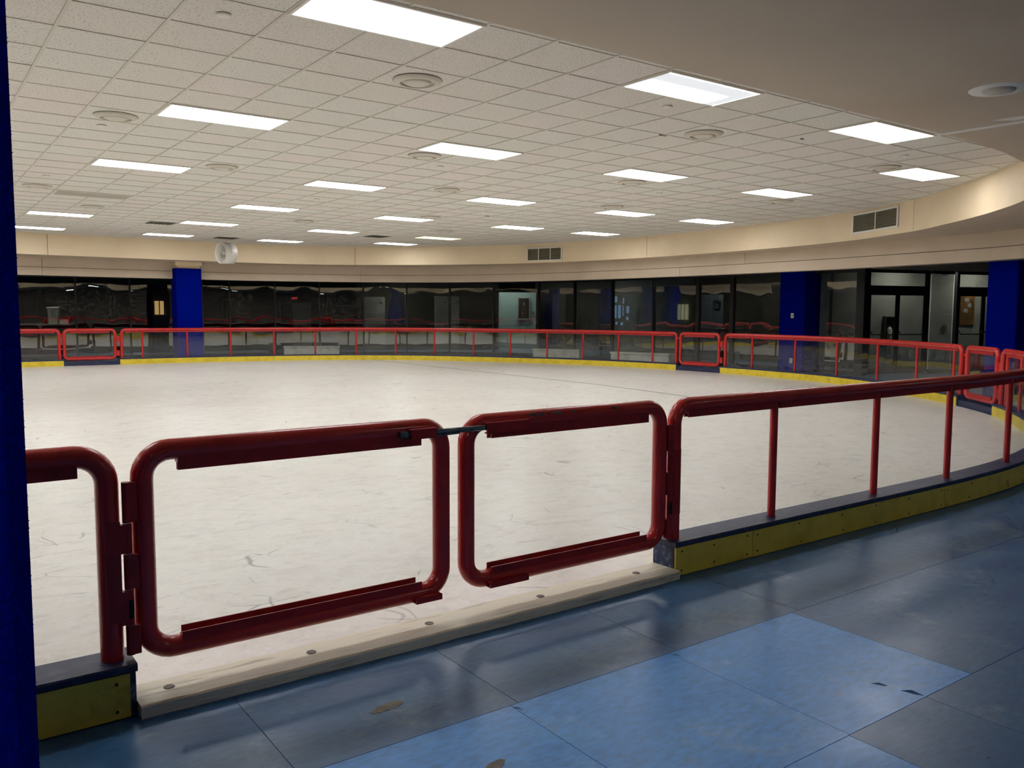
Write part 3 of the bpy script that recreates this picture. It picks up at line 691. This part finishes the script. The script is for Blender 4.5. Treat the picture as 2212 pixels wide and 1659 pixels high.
# hinges
def hinge(e, x, side, px):
    """x barrel axis, side +1: leaf plate goes to +x"""
    for k, (za, zb, s_) in enumerate(((.74, .9, 1), (.62, .74, -1), (.48, .62, 1), (.34, .48, -1), (.22, .34, 1))):
        o = 1 if s_ == 1 else -1
        mb = MB(); mb.tube([(x, -5.245 - .03, za + .002), (x, -5.245 - .03, zb - .002)], .0165, 14)
        mb.box(min(x, x + side * o * .035), -5.245 - .045, za + .004, max(x, x + side * o * .035), -5.245 - .018, zb - .004)
        mb.build('hinge_knuckle', REDFLAT, e)
    mb = MB(); xa, xb = sorted((px, px + side * .055)); mb.box(xa, -5.245 - RT - .003, .36, xb, -5.245 - RT + .014, .75); mb.build('hinge_plate', REDFLAT, e)
    MB().tube([(x + side * .004, -5.245 - .047, .37), (x + side * .004, -5.245 - .047, .44)], .0085, 10).build('hinge_pin', DARK, e)
hinge(gl, -1.538, 1, -1.62)
hinge(gr_, 1.43, -1, 1.505)
# the single gates at the far side
def sgate(a, b, label):
    p, q = FEN.pt(a), FEN.pt(b); e, p0, ax, ny, L = gate((p.x, p.y), (q.x, q.y), label, n=12)
    z = Vector((0, 0, .6))
    for zc in (.35, .75):
        mb = MB(); mb.tube([p0 - ax * .045 + Vector((0, 0, zc - .08)), p0 - ax * .045 + Vector((0, 0, zc + .08))], .016, 10); mb.obox(p0 - ax * .03 + Vector((0, 0, zc)), ax, ny, ZZ, .04, .01, .07); mb.build('hinge_knuckle', RED, e)
    mb = MB(); mb.obox(p0 + ax * (L + .04) + Vector((0, 0, .88)), ax, ny, ZZ, .06, .012, .015); mb.build('latch', RED, e)
    mb = MB(); sweep(mb, FEN, min(a, b) - .1, max(a, b) + .1, rect(-.07, .25, 0, .13), .2)
    o = mb.build('gate_sill', NAVY); tag(o, 'navy step under ' + label, 'sill', 'navy steps under the far gates')
sgate(15.34 - o_, 16.54 - o_, 'the bright red gate at the right edge of the rink')
sgate(24.68 - o_, 26.01 - o_, 'the bright red gate right of centre on the far side')
sgate(43.54 - o_, 44.9 - o_, 'the bright red gate at far left beside the blue pillar')

# white threshold plank under the near double gate
th = MB(); xs = [-1.532 + (1.416 + 1.532) * k / 30 for k in range(31)]; rnd = random.Random(2); prof = []
vs = []
for k, x in enumerate(xs):
    b = .012 * sin(pi * k / 30) + rnd.uniform(-.003, .003); zt = .05 + rnd.uniform(-.0015, .0015)
    vs += [(x, -5.385 - b, 0), (x, -5.386 - b, zt - .006), (x, -5.376 - b, zt), (x, -5.165 + rnd.uniform(-.004, .004), zt - .004), (x, -5.147, .03), (x, -5.147, 0)]
fs = [(k * 6 + i, k * 6 + (i + 1) % 6, k * 6 + 6 + (i + 1) % 6, k * 6 + 6 + i) for k in range(30) for i in range(6)] + [tuple(range(5, -1, -1)), tuple(180 + i for i in range(6))]
th.add(vs, fs); tho = th.build('gate_threshold', PLANK); tag(tho, 'worn off-white plank threshold on the floor under the near double gate', 'threshold')
for x in (-1.4, -.8, -.2, .48, 1.18):
    MB().lathe((x, -5.262, .0495), [(.001, .001), (.012, .0012), (.016, .0018), (.02, .0022), (.022, .0)], 18).build('bolt_recess', WORN, tho)

# ------------------------------------------------------------------ pillars
def pillar(x0, y0, x1, y1, z1, label, **k):
    mb = MB(); b = .02
    pts = [(x0 + b, y0), (x1 - b, y0), (x1, y0 + b), (x1, y1 - b), (x1 - b, y1), (x0 + b, y1), (x0, y1 - b), (x0, y0 + b)]
    n = 8; mb.add([(x, y, 0) for x, y in pts] + [(x, y, z1) for x, y in pts], [tuple(reversed(range(n))), tuple(range(n, 2 * n))] + [(i, (i + 1) % n, n + (i + 1) % n, n + i) for i in range(n)])
    e = empty('carpeted_pillar', ((x0 + x1) / 2, (y0 + y1) / 2, 0), label, 'pillar', 'blue carpeted pillars'); mb.build('carpet_wrap', CARPET, e); return e
p0 = pillar(-2.95, -7.725, -2.107, -6.9, ZS, 'near blue carpeted pillar filling the left edge of the photo')
rnd = random.Random(11); mb = MB()
for k in range(24000):
    z = rnd.uniform(.02, 2.98); t = rnd.random()
    if t < .5: x, y, d = -2.127 + rnd.uniform(0, .02), -7.725 + rnd.uniform(0, .02), Vector((.7, -.7, 0))
    elif t < .75: x, y, d = -2.107, rnd.uniform(-7.7, -7.5), Vector((1, 0, 0))
    else: x, y, d = rnd.uniform(-2.35, -2.13), -7.725, Vector((0, -1, 0))
    if t < .5: x = -2.127 + (y + 7.725)
    d = (d + Vector((rnd.uniform(-.6, .6), rnd.uniform(-.6, .6), rnd.uniform(-.7, .7)))).normalized() * rnd.uniform(.0006, .0019); b = Vector((x, y, z)); u = Vector((0, 0, .0006)) if abs(d.z) < .003 else Vector((.0004, .0004, 0))
    mb.add([b - u, b + u, b + d], [(0, 1, 2)])
tag(mb.build('carpet_pile', CARPET, p0), kind='stuff')
p1 = pillar(4.45, 17.42, 5.19, 17.98, 2.8, 'blue carpeted pillar with beige capital behind the far fence')
MB().box(4.5, 17.48, 2.8, 5.15, 17.95, 2.9).build('neck', CREAM, p1); MB().box(4.44, 17.4, 2.88, 5.2, 18.0, ZS).build('capital', CREAM, p1)
p2 = pillar(16.9, 4.73, 17.6, 5.51, ZS, 'blue carpeted pillar with a white switch, in front of the right windows')
p3 = pillar(13.9, -1.75, 14.6, -1.22, ZB, 'wide blue carpeted pillar at the right edge under the beam')
def plate(c, z, nm, label):
    e = empty(nm, (c[0], c[1], z), label, nm.split('_')[-1])
    MB().box(c[0] - .008, c[1] - .045, z - .065, c[0], c[1] + .045, z + .065).build('cover_plate', WHITE, e)
    for dz in ((-.025, .025) if 'outlet' in nm else (0,)): MB().box(c[0] - .014, c[1] - .014, z + dz - .016, c[0] - .008, c[1] + .014, z + dz + .016).build('socket' if 'outlet' in nm else 'toggle', DGREY, e)
plate((16.9, 5.09), 1.49, 'wall_switch', 'white light switch on the blue pillar by the right windows')
plate((16.9, 5.09), .3, 'power_outlet', 'white outlet low on the blue pillar by the right windows')

# ------------------------------------------------------------------ window wall
MUL = [4.05 - 1.3, 5.39, 6.98, 9.24, 10.14, 11.68, 13.22, 14.78, 16.34, 17.92, 19.57, 21.36, 22.86, 24.43, 26.13, 27.83, 29.06, 31.7, 33.07]
MUL = [0.05, 1.4] + MUL
WZ = 2.585
for n, (a, b) in enumerate(zip(MUL, MUL[1:])):
    e = empty('window_%d' % (n + 1), WIN.pt((a + b) / 2, 0, 0), kind='structure')
    wide = .12 if a in (27.83, 29.06) else .05
    mb = MB(); sweep(mb, WIN, a - wide / 2, a + wide / 2, rect(-.06, .06, 0, ZS)); mb.build('mullion', BLACKF, e)
    mb = MB(); sweep(mb, WIN, a + wide / 2, b - .025, rect(-.055, .055, WZ, ZS), .4); mb.build('head_rail', BLACKF, e)
    mb = MB(); sweep(mb, WIN, a + wide / 2, b - .025, rect(-.05, .05, 0, .09), .4); mb.build('sill_rail', BLACKF, e)
    # each pane is one flat sheet
    P, Q = WIN.pt(a + wide / 2), WIN.pt(b - .025); ax = (Q - P).normalized(); ny = Vector((ax.y, -ax.x, 0))
    mb = MB(); mb.obox((P + Q) / 2 + Vector((0, 0, (WZ + .09) / 2)), ax, ny, ZZ, (Q - P).length / 2, .004, (WZ - .09) / 2); mb.build('pane', WGLASS, e)
# ------------------------------------------------------------------ entrance doors at the right
DA, DB = Vector((17.5, 3.43, 0)), Vector((21.5, 2.21, 0)); dax = (DB - DA).normalized(); dny = Vector((dax.y, -dax.x, 0))
if dny.y > 0: dny = -dny
def dpt(t, off=0., z=0.): return DA + dax * t + dny * off + Vector((0, 0, z))
def dpos(x): return (x - 17.5) / dax.x
def bar(mb, t0, t1, z0, z1, d=.05): mb.obox(dpt((t0 + t1) / 2, 0, (z0 + z1) / 2), dax, dny, ZZ, (t1 - t0) / 2, d, (z1 - z0) / 2)
DT = 2.667
t_ = {k: dpos(v) for k, v in dict(a=17.65, b=19.39, c=19.56, d=20.25, e=20.41, f=22.1).items()}
def dbl_door(n, t0, t1):
    e = empty('door_%d' % n, dpt((t0 + t1) / 2), kind='structure')
    mb = MB(); bar(mb, t0 - .08, t0, 0, DT); bar(mb, t1, t1 + .08, 0, DT); bar(mb, t0, t1, 2.585, DT); bar(mb, t0, t1, 2.1, 2.26); mb.build('door_frame', BLACKF, e)
    mb = MB(); mb.obox(dpt((t0 + t1) / 2, 0, 2.42), dax, dny, ZZ, (t1 - t0) / 2, .004, .16); mb.build('transom_pane', WGLASS, e)
    mid = (t0 + t1) / 2
    for k, (p, q) in enumerate(((t0, mid), (mid, t1))):
        lf = MB(); g = .055
        bar(lf, p + .004, p + g, .01, 2.1, .022); bar(lf, q - g, q - .004, .01, 2.1, .022); bar(lf, p + g, q - g, .01, .2, .022); bar(lf, p + g, q - g, 2.02, 2.1, .022)
        l = lf.build('door_leaf', BLACKF, e)
        mb = MB(); mb.obox(dpt((p + q) / 2, 0, 1.11), dax, dny, ZZ, (q - p) / 2 - g, .004, .91); mb.build('door_pane', WGLASS, l)
        mb = MB(); mb.tube([dpt(p + .04, .03, 1.12), dpt(p + .06, .09, 1.02), dpt(q - .06, .09, 1.02), dpt(q - .04, .03, 1.12)], .014, 8); mb.build('push_bar', BLACKF, l)
        mb = MB(); mb.obox(dpt(p + .25 if k == 0 else q - .25, .05, 2.06), dax, dny, ZZ, .15, .03, .03); mb.build('door_closer', BLACKF, l)
dbl_door(1, t_['a'], t_['b']); dbl_door(2, t_['e'], t_['f'])
e = empty('window_30', dpt((t_['c'] + t_['d']) / 2), kind='structure')
mb = MB(); bar(mb, t_['c'], t_['d'], 2.585, DT); bar(mb, t_['c'], t_['d'], 0, .1); mb.build('sidelight_frame', BLACKF, e)
mb = MB(); mb.obox(dpt((t_['c'] + t_['d']) / 2, 0, 1.34), dax, dny, ZZ, (t_['d'] - t_['c']) / 2, .004, 1.24); mb.build('pane', WGLASS, e)
mb = MB(); bar(mb, -.15, 9, DT, ZS, .06); o = mb.build('wall_over_doors', BEAMM); tag(o, kind='structure')
o = MB().box(17.3, 3.3, 0, 17.56, 3.52, ZS).build('trim_3', BLACKF); tag(o, kind='structure')
mb = MB(); bar(mb, t_['f'] + .08, 9, 0, DT, .06); o = mb.build('wall_beside_doors', LOBW); tag(o, kind='structure')
# vestibule behind the doors
BK = -1.7
mb = MB(); mb.obox(dpt(5.0, BK, 1.5), dax, dny, ZZ, 4.6, .06, 1.5); o = mb.build('wall_vestibule', LOBP); tag(o, kind='structure')
al = bpy.data.lights.new('vestibule_fill', 'AREA'); al.energy = 24 * LOBBY; al.size = .6; ao = bpy.data.objects.new('vestibule_fill', al); COL.objects.link(ao); ao.location = dpt(2.4, -.9, 2.93); tag(ao, 'left added fill light in the vestibule behind the right doors', 'ceiling light')  # two unseen area lights added to brighten the vestibule
ao2 = bpy.data.objects.new('vestibule_fill', al); COL.objects.link(ao2); ao2.location = dpt(5.2, -.9, 2.93); tag(ao2, 'right added fill light in the vestibule behind the right doors', 'ceiling light')

# fire extinguisher in its recessed cabinet
def bw(t, z, off=.07): return dpt(t, BK + .06 + off, z)
EX = 2.28
e = empty('extinguisher_cabinet', bw(EX, 1.05), 'grey fire extinguisher cabinet on the wall behind the left glass door', 'cabinet')
mb = MB(); 
for (a, b, c, d) in ((-.17, -.15, -.38, .38), (.15, .17, -.38, .38), (-.15, .15, .36, .38), (-.15, .15, -.38, -.36)): mb.obox(bw(EX + (a + b) / 2, 1.1 + (c + d) / 2, .06), dax, dny, ZZ, (b - a) / 2, .05, (d - c) / 2)
mb.build('cabinet_frame', DGREY, e); mb = MB(); mb.obox(bw(EX, 1.1, .005), dax, dny, ZZ, .15, .005, .36); mb.build('cabinet_back', LOBD, e)
e = empty('fire_extinguisher', bw(EX, .8), 'silver fire extinguisher standing in the wall cabinet', 'fire extinguisher')
c = bw(EX, .745, .1); MB().lathe(c, [(.001, 0), (.065, 0), (.07, .01), (.07, .36), (.05, .41), (.022, .43), (.022, .45), (.001, .45)], 18).build('cylinder', WHITE, e)
MB().obox(bw(EX + .02, 1.215, .1), dax, dny, ZZ, .05, .012, .02).build('handle', DARK, e)
MB().tube([bw(EX + .02, 1.2, .11), bw(EX + .075, 1.17, .12), bw(EX + .085, .98, .12)], .01, 8).build('hose', DARK, e)
e = empty('notice_board', bw(5.1, 1.5), 'tan wooden notice board on the wall behind the right glass door', 'notice board')
MB().obox(bw(5.13, 1.7, .02), dax, dny, ZZ, .26, .015, .46).build('board', WOOD, e)
for dx, dz, s in ((-.05, .25, .09), (.06, .1, .07), (-.08, -.05, .08)): MB().obox(bw(5.13 + dx, 1.7 + dz, .04), dax, dny, ZZ, s, .003, .06).build('pinned_sheet', LOBP, e)
e = empty('wall_intercom', bw(4.3, 1.2), 'small grey box on the vestibule wall between the doors', 'box'); MB().obox(bw(4.3, 1.15, .03), dax, dny, ZZ, .06, .02, .09).build('housing', DGREY, e)

REDGLOW = emis('exit_red', (255, 40, 40), 1.6)
def exit_sign(c, ax, ny, label, sz=1.):
    e = empty('exit_sign', c, label, 'exit sign', 'exit signs')
    c = Vector(c); MB().obox(c, ax, ny, ZZ, .17 * sz, .025, .1 * sz).build('sign_box', DARK, e)
    MB().tube([c + ZZ * .1 * sz, Vector((c.x, c.y, ZS))], .012, 8).build('stem', DARK, e)
    cu = bpy.data.curves.new('exit_text', 'FONT'); cu.body = 'EXIT'; cu.size = .17 * sz; cu.extrude = .002; cu.align_x = 'CENTER'; cu.align_y = 'CENTER'
    to = bpy.data.objects.new('tmp', cu); me = bpy.data.meshes.new_from_object(to); bpy.data.objects.remove(to)
    o = bpy.data.objects.new('lettering', me); COL.objects.link(o); me.materials.clear(); me.materials.append(REDGLOW)
    ax = Vector(ax); ny = Vector(ny); q = c + ny * .028
    M = Matrix(((ax.x, 0, ny.x, q.x), (ax.y, 0, ny.y, q.y), (ax.z, 1, ny.z, q.z), (0, 0, 0, 1)))
    o.parent = e; o.matrix_parent_inverse = Matrix.Translation(-e.location); o.matrix_basis = M
exit_sign(dpt(3.18, -.6, 2.66), dax, dny, 'red EXIT sign hanging behind the glass between the right doors', .6)

# ------------------------------------------------------------------ lobby behind the windows
def lob(name, x0, y0, x1, y1, z0, z1, m, label=None, cat=None, kind=None, group=None, parent=None):
    o = MB().box(min(x0, x1), min(y0, y1), z0, max(x0, x1), max(y0, y1), z1).build(name, m, parent, loc=None if parent else ((x0 + x1) / 2, (y0 + y1) / 2, z0))
    return tag(o, label, cat, group, kind)
def face(name, p, q, z0, z1, m, th=.1, **k):
    """upright slab from ground point p to q"""
    p, q = Vector((p[0], p[1], 0)), Vector((q[0], q[1], 0)); ax = (q - p).normalized(); ny = Vector((ax.y, -ax.x, 0))
    o = MB().obox((p + q) / 2 + Vector((0, 0, (z0 + z1) / 2)), ax, ny, ZZ, (q - p).length / 2, th / 2, (z1 - z0) / 2).build(name, m, k.pop('parent', None)); return tag(o, **k)
def ray(px, d):
    """ground point at distance d from the camera in the direction of image column px at eye level"""
    v = FWv * F_PX + RR * (px - 1106) + UU * (829.5 - 672); h = Vector((v.x, v.y)).normalized(); return (CX + h.x * d, CY + h.y * d)
# teal partition with a portrait
A, B = ray(1077, 34.0), ray(1157, 34.3)
face('wall_teal', A, B, 0, 2.34, TEAL, .12, kind='structure')
ta = bpy.data.lights.new('teal_wall_lamp', 'AREA'); ta.energy = 38 * LOBBY; ta.size = 1.0; to = bpy.data.objects.new('teal_wall_lamp', ta); COL.objects.link(to)
mA = Vector((*ray(1110, 33.0), 2.9)); to.location = mA; to.rotation_euler = (Vector((*ray(1117, 34.1), 1.5)) - mA).to_track_quat('-Z', 'Y').to_euler(); tag(to, 'lamp over the teal wall with the portrait', 'ceiling light')
e = empty('framed_portrait', (*ray(1130, 33.9), 1.7), 'framed dark portrait of a person in brown, hung on the teal wall', 'picture')
P1, P2 = Vector((*ray(1117, 33.98), 0)), Vector((*ray(1143.5, 34.08), 0)); pax = (P2 - P1).normalized(); pny = Vector((pax.y, -pax.x, 0)); pc = (P1 + P2) / 2; pc += pny * .06
if pny.dot(Cv - pc) < 0: pny = -pny
SKIN = mat('portrait_skin', (170, 140, 120)); BRN = mat('portrait_clothes', (84, 62, 48), rgb2=(60, 44, 36), scale=20); PBG = mat('portrait_ground', (34, 34, 38)); PFR = mat('portrait_frame', (170, 165, 145))
hw = (P2 - P1).length / 2
MB().obox(pc + Vector((0, 0, 1.7)) + pny * .02, pax, pny, ZZ, hw, .015, .44).build('frame', PFR, e)
MB().obox(pc + Vector((0, 0, 1.7)) + pny * .037, pax, pny, ZZ, hw - .035, .004, .4).build('canvas', PBG, e)
def oval_flat(cx, cz, rx, rz, off, m, nm, z0=1.7):
    n = 20; mb = MB(); mb.add([pc + pax * (cx + rx * cos(2 * pi * k / n)) + Vector((0, 0, z0 + cz + rz * sin(2 * pi * k / n))) + pny * off for k in range(n)], [tuple(range(n))]); mb.build(nm, m, e)
oval_flat(0, -.08, .1, .2, .043, BRN, 'painted_clothes'); oval_flat(-.02, -.27, .08, .14, .0435, BRN, 'painted_clothes'); oval_flat(.01, .17, .035, .05, .0445, SKIN, 'painted_face'); oval_flat(.01, .215, .036, .02, .0446, PFR, 'painted_hair'); oval_flat(-.06, -.2, .022, .03, .0447, SKIN, 'painted_hand')
# small label beside it
MB().obox(pc + pax * (hw + .13) + Vector((0, 0, 1.52)) + pny * .01, pax, pny, ZZ, .04, .008, .06).build('caption_card', DGREY, e)
# lobby walls, pale doors and columns seen dimly through the glass
segs = [(47, 39, 330, 40), (330, 37, 372, 37), (436, 40, 600, 40), (600, 38, 770, 38.5), (770, 36, 1077, 36.5), (1157, 36, 1330, 35), (1330, 35, 1510, 31), (1500, 30, 1600, 29.5), (1600, 29.5, 1700, 28.5), (1700, 28, 1862, 26.5)]
for n, (a, da, b, db) in enumerate(segs): face('wall_lobby_%d' % (n + 1), ray(a, da), ray(b, db), 0, ZS, [LOBD, LOBD, LOBD, LOBD, LOBW, LOBW, LOBP, LOBW, LOBW, LOBP][n], kind='structure')
def sdoor(px0, px1, d, ztop, lb, m=LOBP):
    a, b = Vector((*ray(px0, d), 0)), Vector((*ray(px1, d), 0)); e = empty('lobby_door', (a + b) / 2, lb, 'door', 'pale doors in the lobby'); ax = (b - a).normalized(); ny = Vector((ax.y, -ax.x, 0)); L = (b - a).length
    MB().obox((a + b) / 2 + Vector((0, 0, ztop / 2)), ax, ny, ZZ, L / 2, .03, ztop / 2).build('leaf', m, e)
    MB().obox(a + ax * L * .85 + ny * .05 + Vector((0, 0, 1.0)), ax, ny, ZZ, .04, .03, .02).build('handle', DARK, e)
    MB().obox(a + ax * L * .8 + ny * .035 + Vector((0, 0, ztop - .25)), ax, ny, ZZ, .05, .006, .025).build('door_sign', DARK, e)
sdoor(787, 832, 35.5, 2.15, 'pale lobby door seen through the window left of centre')
sdoor(938, 968, 35.5, 2.2, 'pale lobby door seen through glass left of the teal wall')
sdoor(970, 992, 35.5, 2.2, 'narrow pale lobby door immediately left of the teal wall')
sdoor(1193, 1222, 35, 2.3, 'grey lobby door seen through glass right of the teal wall', LOBW)
sdoor(1514, 1562, 28.5, 2.15, 'blue-grey lobby door with a black framed notice, beside the gate right of centre', mat('door_bluegrey', (96, 104, 112)))
sdoor(633, 672, 37, 1.9, 'pale lobby door left of centre under the red sign')
e = empty('framed_notice', (*ray(1550, 28.3), 1.7), 'small black framed notice on the blue-grey lobby door', 'notice')
a, b = Vector((*ray(1544, 28.4), 0)), Vector((*ray(1556.5, 28.4), 0)); ax = (b - a).normalized(); ny = Vector((ax.y, -ax.x, 0)); c = (a + b) / 2
for s in (-1, 1): MB().obox(c + ax * s * (b - a).length / 2 + Vector((0, 0, 1.86)), ax, ny, ZZ, .012, .01, .1).build('frame_side', DARK, e); MB().obox(c + Vector((0, 0, 1.86 + s * .1)), ax, ny, ZZ, (b - a).length / 2, .01, .012).build('frame_rail', DARK, e)
# lit openings, and glowing panes that stand in for a window reflection
WARM = emis('warm_room', (255, 205, 130), 1.0); COOL = emis('window_reflection_glow', (130, 170, 215), .8); PALEG = emis('pale_blind', (205, 205, 170), .42)
a, b = Vector((*ray(332, 36.8), 0)), Vector((*ray(354, 36.8), 0)); ax = (b - a).normalized(); ny = Vector((ax.y, -ax.x, 0)); c = (a + b) / 2
e = empty('lit_door_window', (c.x, c.y, 1.4), 'small window glowing warm yellow in the dark door left of the far blue pillar', 'window')
MB().obox(c + Vector((0, 0, 1.66)), ax, ny, ZZ, (b - a).length / 2, .01, .27).build('glowing_pane', WARM, e)
for t in (-.5, .08): MB().obox(c + ax * t * (b - a).length * .9 + Vector((0, 0, 1.66)) + ny * (.03 if ny.dot(Cv - c) > 0 else -.03), ax, ny, ZZ, .02, .01, .27).build('glazing_bar', WOOD, e)
e = empty('window_reflection', (*ray(1343, 34), 1.5), 'cluster of small bluish glowing panes imitating a window reflection, right of centre', 'window')
for (x0, x1, y0, y1) in ((1328, 1333, 640, 653), (1328, 1332, 659, 687), (1335, 1341, 659, 687), (1345, 1348, 643, 656), (1353, 1359, 661, 676), (1345, 1347, 660, 682), (1353, 1358, 684, 691), (1330, 1334, 695, 701), (1341, 1346, 696, 702)):
    d = 33.6; A, B = Vector((*ray(x0, d), 0)), Vector((*ray(x1, d), 0)); ax = (B - A).normalized(); ny = Vector((ax.y, -ax.x, 0)); k = d * .99 / F_PX
    z0, z1 = 1.55 + (675 - y1) * k, 1.55 + (675 - y0) * k
    MB().obox((A + B) / 2 + Vector((0, 0, (z0 + z1) / 2)), ax, ny, ZZ, (B - A).length / 2, .01, (z1 - z0) / 2).build('reflection_pane', COOL, e)
e = empty('office_window', (*ray(1483, 31.4), 1.5), 'pale lit office window with vertical blinds in the lobby', 'window')
for k in range(5):
    x0 = 1464 + k * 8.2; A, B = Vector((*ray(x0, 31.4), 0)), Vector((*ray(x0 + 6.2, 31.3), 0)); ax = (B - A).normalized(); ny = Vector((ax.y, -ax.x, 0)); z0, z1 = 1.3, 1.86
    MB().obox((A + B) / 2 + Vector((0, 0, (z0 + z1) / 2)), ax, ny, ZZ, (B - A).length / 2, .01, (z1 - z0) / 2).build('blind_slat', PALEG, e)
q = Vector((*ray(637, 36.5), 2.08)); v = (Cv - q); v.z = 0; v.normalize(); exit_sign(q, Vector((-v.y, v.x, 0)), v, 'small glowing red EXIT sign deep in the dark lobby, left of centre', .7)
# two slim ceiling lamps in the lobby
for px, d, lb in ((1424, 28.5, 'left of the two slim lamps in the lobby ceiling'), (1478, 28.3, 'right of the two slim lamps in the lobby ceiling')):
    p = ray(px, d); e = empty('lobby_lamp', (p[0], p[1], ZS), lb, 'ceiling light', 'slim lamps in the lobby ceiling')
    MB().box(p[0] - .3, p[1] - .05, ZS - .03, p[0] + .3, p[1] + .05, ZS).build('lamp_body', WHITE, e); MB().box(p[0] - .28, p[1] - .035, ZS - .034, p[0] + .28, p[1] + .035, ZS - .03).build('tube', emis('lobby_tube_%d' % px, (255, 250, 235), 3.), e)
for n, (px, d, en) in enumerate(((118, 31.9, 30), (420, 35, 10), (860, 34.5, 20), (1260, 33.5, 20), (1590, 27.5, 20))):  # unseen area lights added so the lobby walls show
    ll = bpy.data.lights.new('lobby_fill', 'AREA'); ll.energy = en * LOBBY; ll.size = .5; lo_ = bpy.data.objects.new('lobby_fill', ll); COL.objects.link(lo_); p = ray(px, d); lo_.location = (p[0], p[1], 2.95)
    tag(lo_, ['added lobby fill light over the counter at far left', 'added lobby fill light behind the far blue pillar', 'added lobby fill light left of the teal wall', 'added lobby fill light right of the teal wall', 'added lobby fill light near the blue-grey door'][n], 'ceiling light', 'added lobby fill lights')
# reception counter at far left
A, B = Vector((*ray(20, 32.2), 0)), Vector((*ray(153, 32.6), 0)); ax = (B - A).normalized(); ny = Vector((ax.y, -ax.x, 0)); c = (A + B) / 2; L = (B - A).length
e = empty('reception_counter', c, 'red fronted counter with pale top behind the glass at far left', 'counter')
MB().obox(c + Vector((0, 0, .52)), ax, ny, ZZ, L / 2 - .05, .3, .52).build('counter_body', mat('counter_red', (120, 26, 26)), e)
MB().obox(c + Vector((0, 0, 1.06)), ax, ny, ZZ, L / 2, .36, .025).build('counter_top', LOBP, e)
q = Vector((*ray(114, 32.4), 1.085))
e = empty('white_bin', q, 'tall white bin standing on the counter at far left', 'bin'); MB().lathe(q, [(.001, 0), (.13, 0), (.17, .52), (.19, .53), (.19, .57), (.17, .57)], 20).build('bin_body', WHITE, e)
MB().lathe(q + Vector((0, 0, .57)), [(.17, 0), (.16, -.06), (.001, -.06)], 20).build('bin_inside', LOBD, e)
q = Vector((*ray(137, 32.4), 1.085)); e = empty('white_carton', q, 'small white carton right of the white bin on the counter', 'box')
MB().obox(q + Vector((0, 0, .075)), ax, ny, ZZ, .12, .09, .075).build('carton_body', WHITE, e); MB().obox(q + Vector((0, 0, .153)), ax, ny, ZZ, .12, .02, .003).build('tape', DGREY, e)
# white benches on the walkway outside the far fence
def bench(px0, px1, d0, d1, h, lb):
    A, B = Vector((*ray(px0, d0), 0)), Vector((*ray(px1, d1), 0)); ax = (B - A).normalized(); ny = Vector((ax.y, -ax.x, 0)); c = (A + B) / 2; L = (B - A).length
    e = empty('low_bench', c, lb, 'bench', 'white benches behind the far fence')
    MB().obox(c + Vector((0, 0, h - .025)), ax, ny, ZZ, L / 2, .2, .025).build('seat', BENCHM, e)
    MB().obox(c + Vector((0, 0, (h - .05) / 2)), ax, ny, ZZ, L / 2 - .02, .17, (h - .05) / 2).build('bench_panel', BENCHM, e)
bench(611, 733, 29.6, 29.6, .37, 'low white bench behind the far fence left of centre')
bench(1155, 1257, 27.8, 27.2, .36, 'low white bench behind the far fence right of the teal wall')
bench(1326, 1454, 25.9, 24.9, .37, 'low white bench beside the far gate right of centre')

# ------------------------------------------------------------------ drum fan under the ceiling
q = Vector((5.22, 15.1, 3.14)); fx = Vector((-.975, -.2, 0)).normalized()
e = empty('drum_fan', (q.x, q.y, ZC), 'white drum fan hung from the tiled ceiling at the far side', 'fan')
MB().lathe(q, [(.27, -.17), (.29, -.18), (.29, .18), (.27, .17), (.265, -.17)], 32, axis=fx).build('drum', WHITE, e)
mb = MB()
for r in (.06, .12, .18, .24): mb.tube([q + fx * .175 + (Vector((0, 0, 1)) * cos(a) + fx.cross(Vector((0, 0, 1))) * sin(a)) * r for a in [2 * pi * k / 24 for k in range(24)]], .004, 6, closed=True)
for k in range(8):
    a = 2 * pi * k / 8; d = Vector((0, 0, 1)) * cos(a) + fx.cross(Vector((0, 0, 1))) * sin(a); mb.tube([q + fx * .175 + d * .03, q + fx * .175 + d * .27], .003, 6)
mb.build('guard', DIFFM, e)
MB().lathe(q, [(.001, .1), (.05, .09), (.06, -.1), (.001, -.1)], 16, axis=fx).build('motor', DIFFM, e)
MB().lathe(q, [(.001, -.12), (.27, -.12)], 32, axis=fx).build('rear_guard', DGREY, e)
for k in range(4):
    a = 2 * pi * k / 4 + .3; d = Vector((0, 0, 1)) * cos(a) + fx.cross(Vector((0, 0, 1))) * sin(a); t = d.cross(fx)
    MB().add([q + d * .05 + t * .03 + fx * .06, q + d * .05 - t * .03 + fx * .02, q + d * .25 - t * .07 + fx * .0, q + d * .25 + t * .07 + fx * .08], [(0, 1, 2, 3)]).build('blade', DGREY, e)
mb = MB(); sx = fx.cross(Vector((0, 0, 1)))
mb.tube([q + sx * .31, q + sx * .31 + Vector((0, 0, .22)), q + sx * .2 + Vector((0, 0, .28)), q - sx * .2 + Vector((0, 0, .28)), q - sx * .31 + Vector((0, 0, .22)), q - sx * .31], .012, 8); mb.tube([q + Vector((0, 0, .28)), (q.x, q.y, ZC)], .015, 8); mb.build('hanger', WHITE, e)
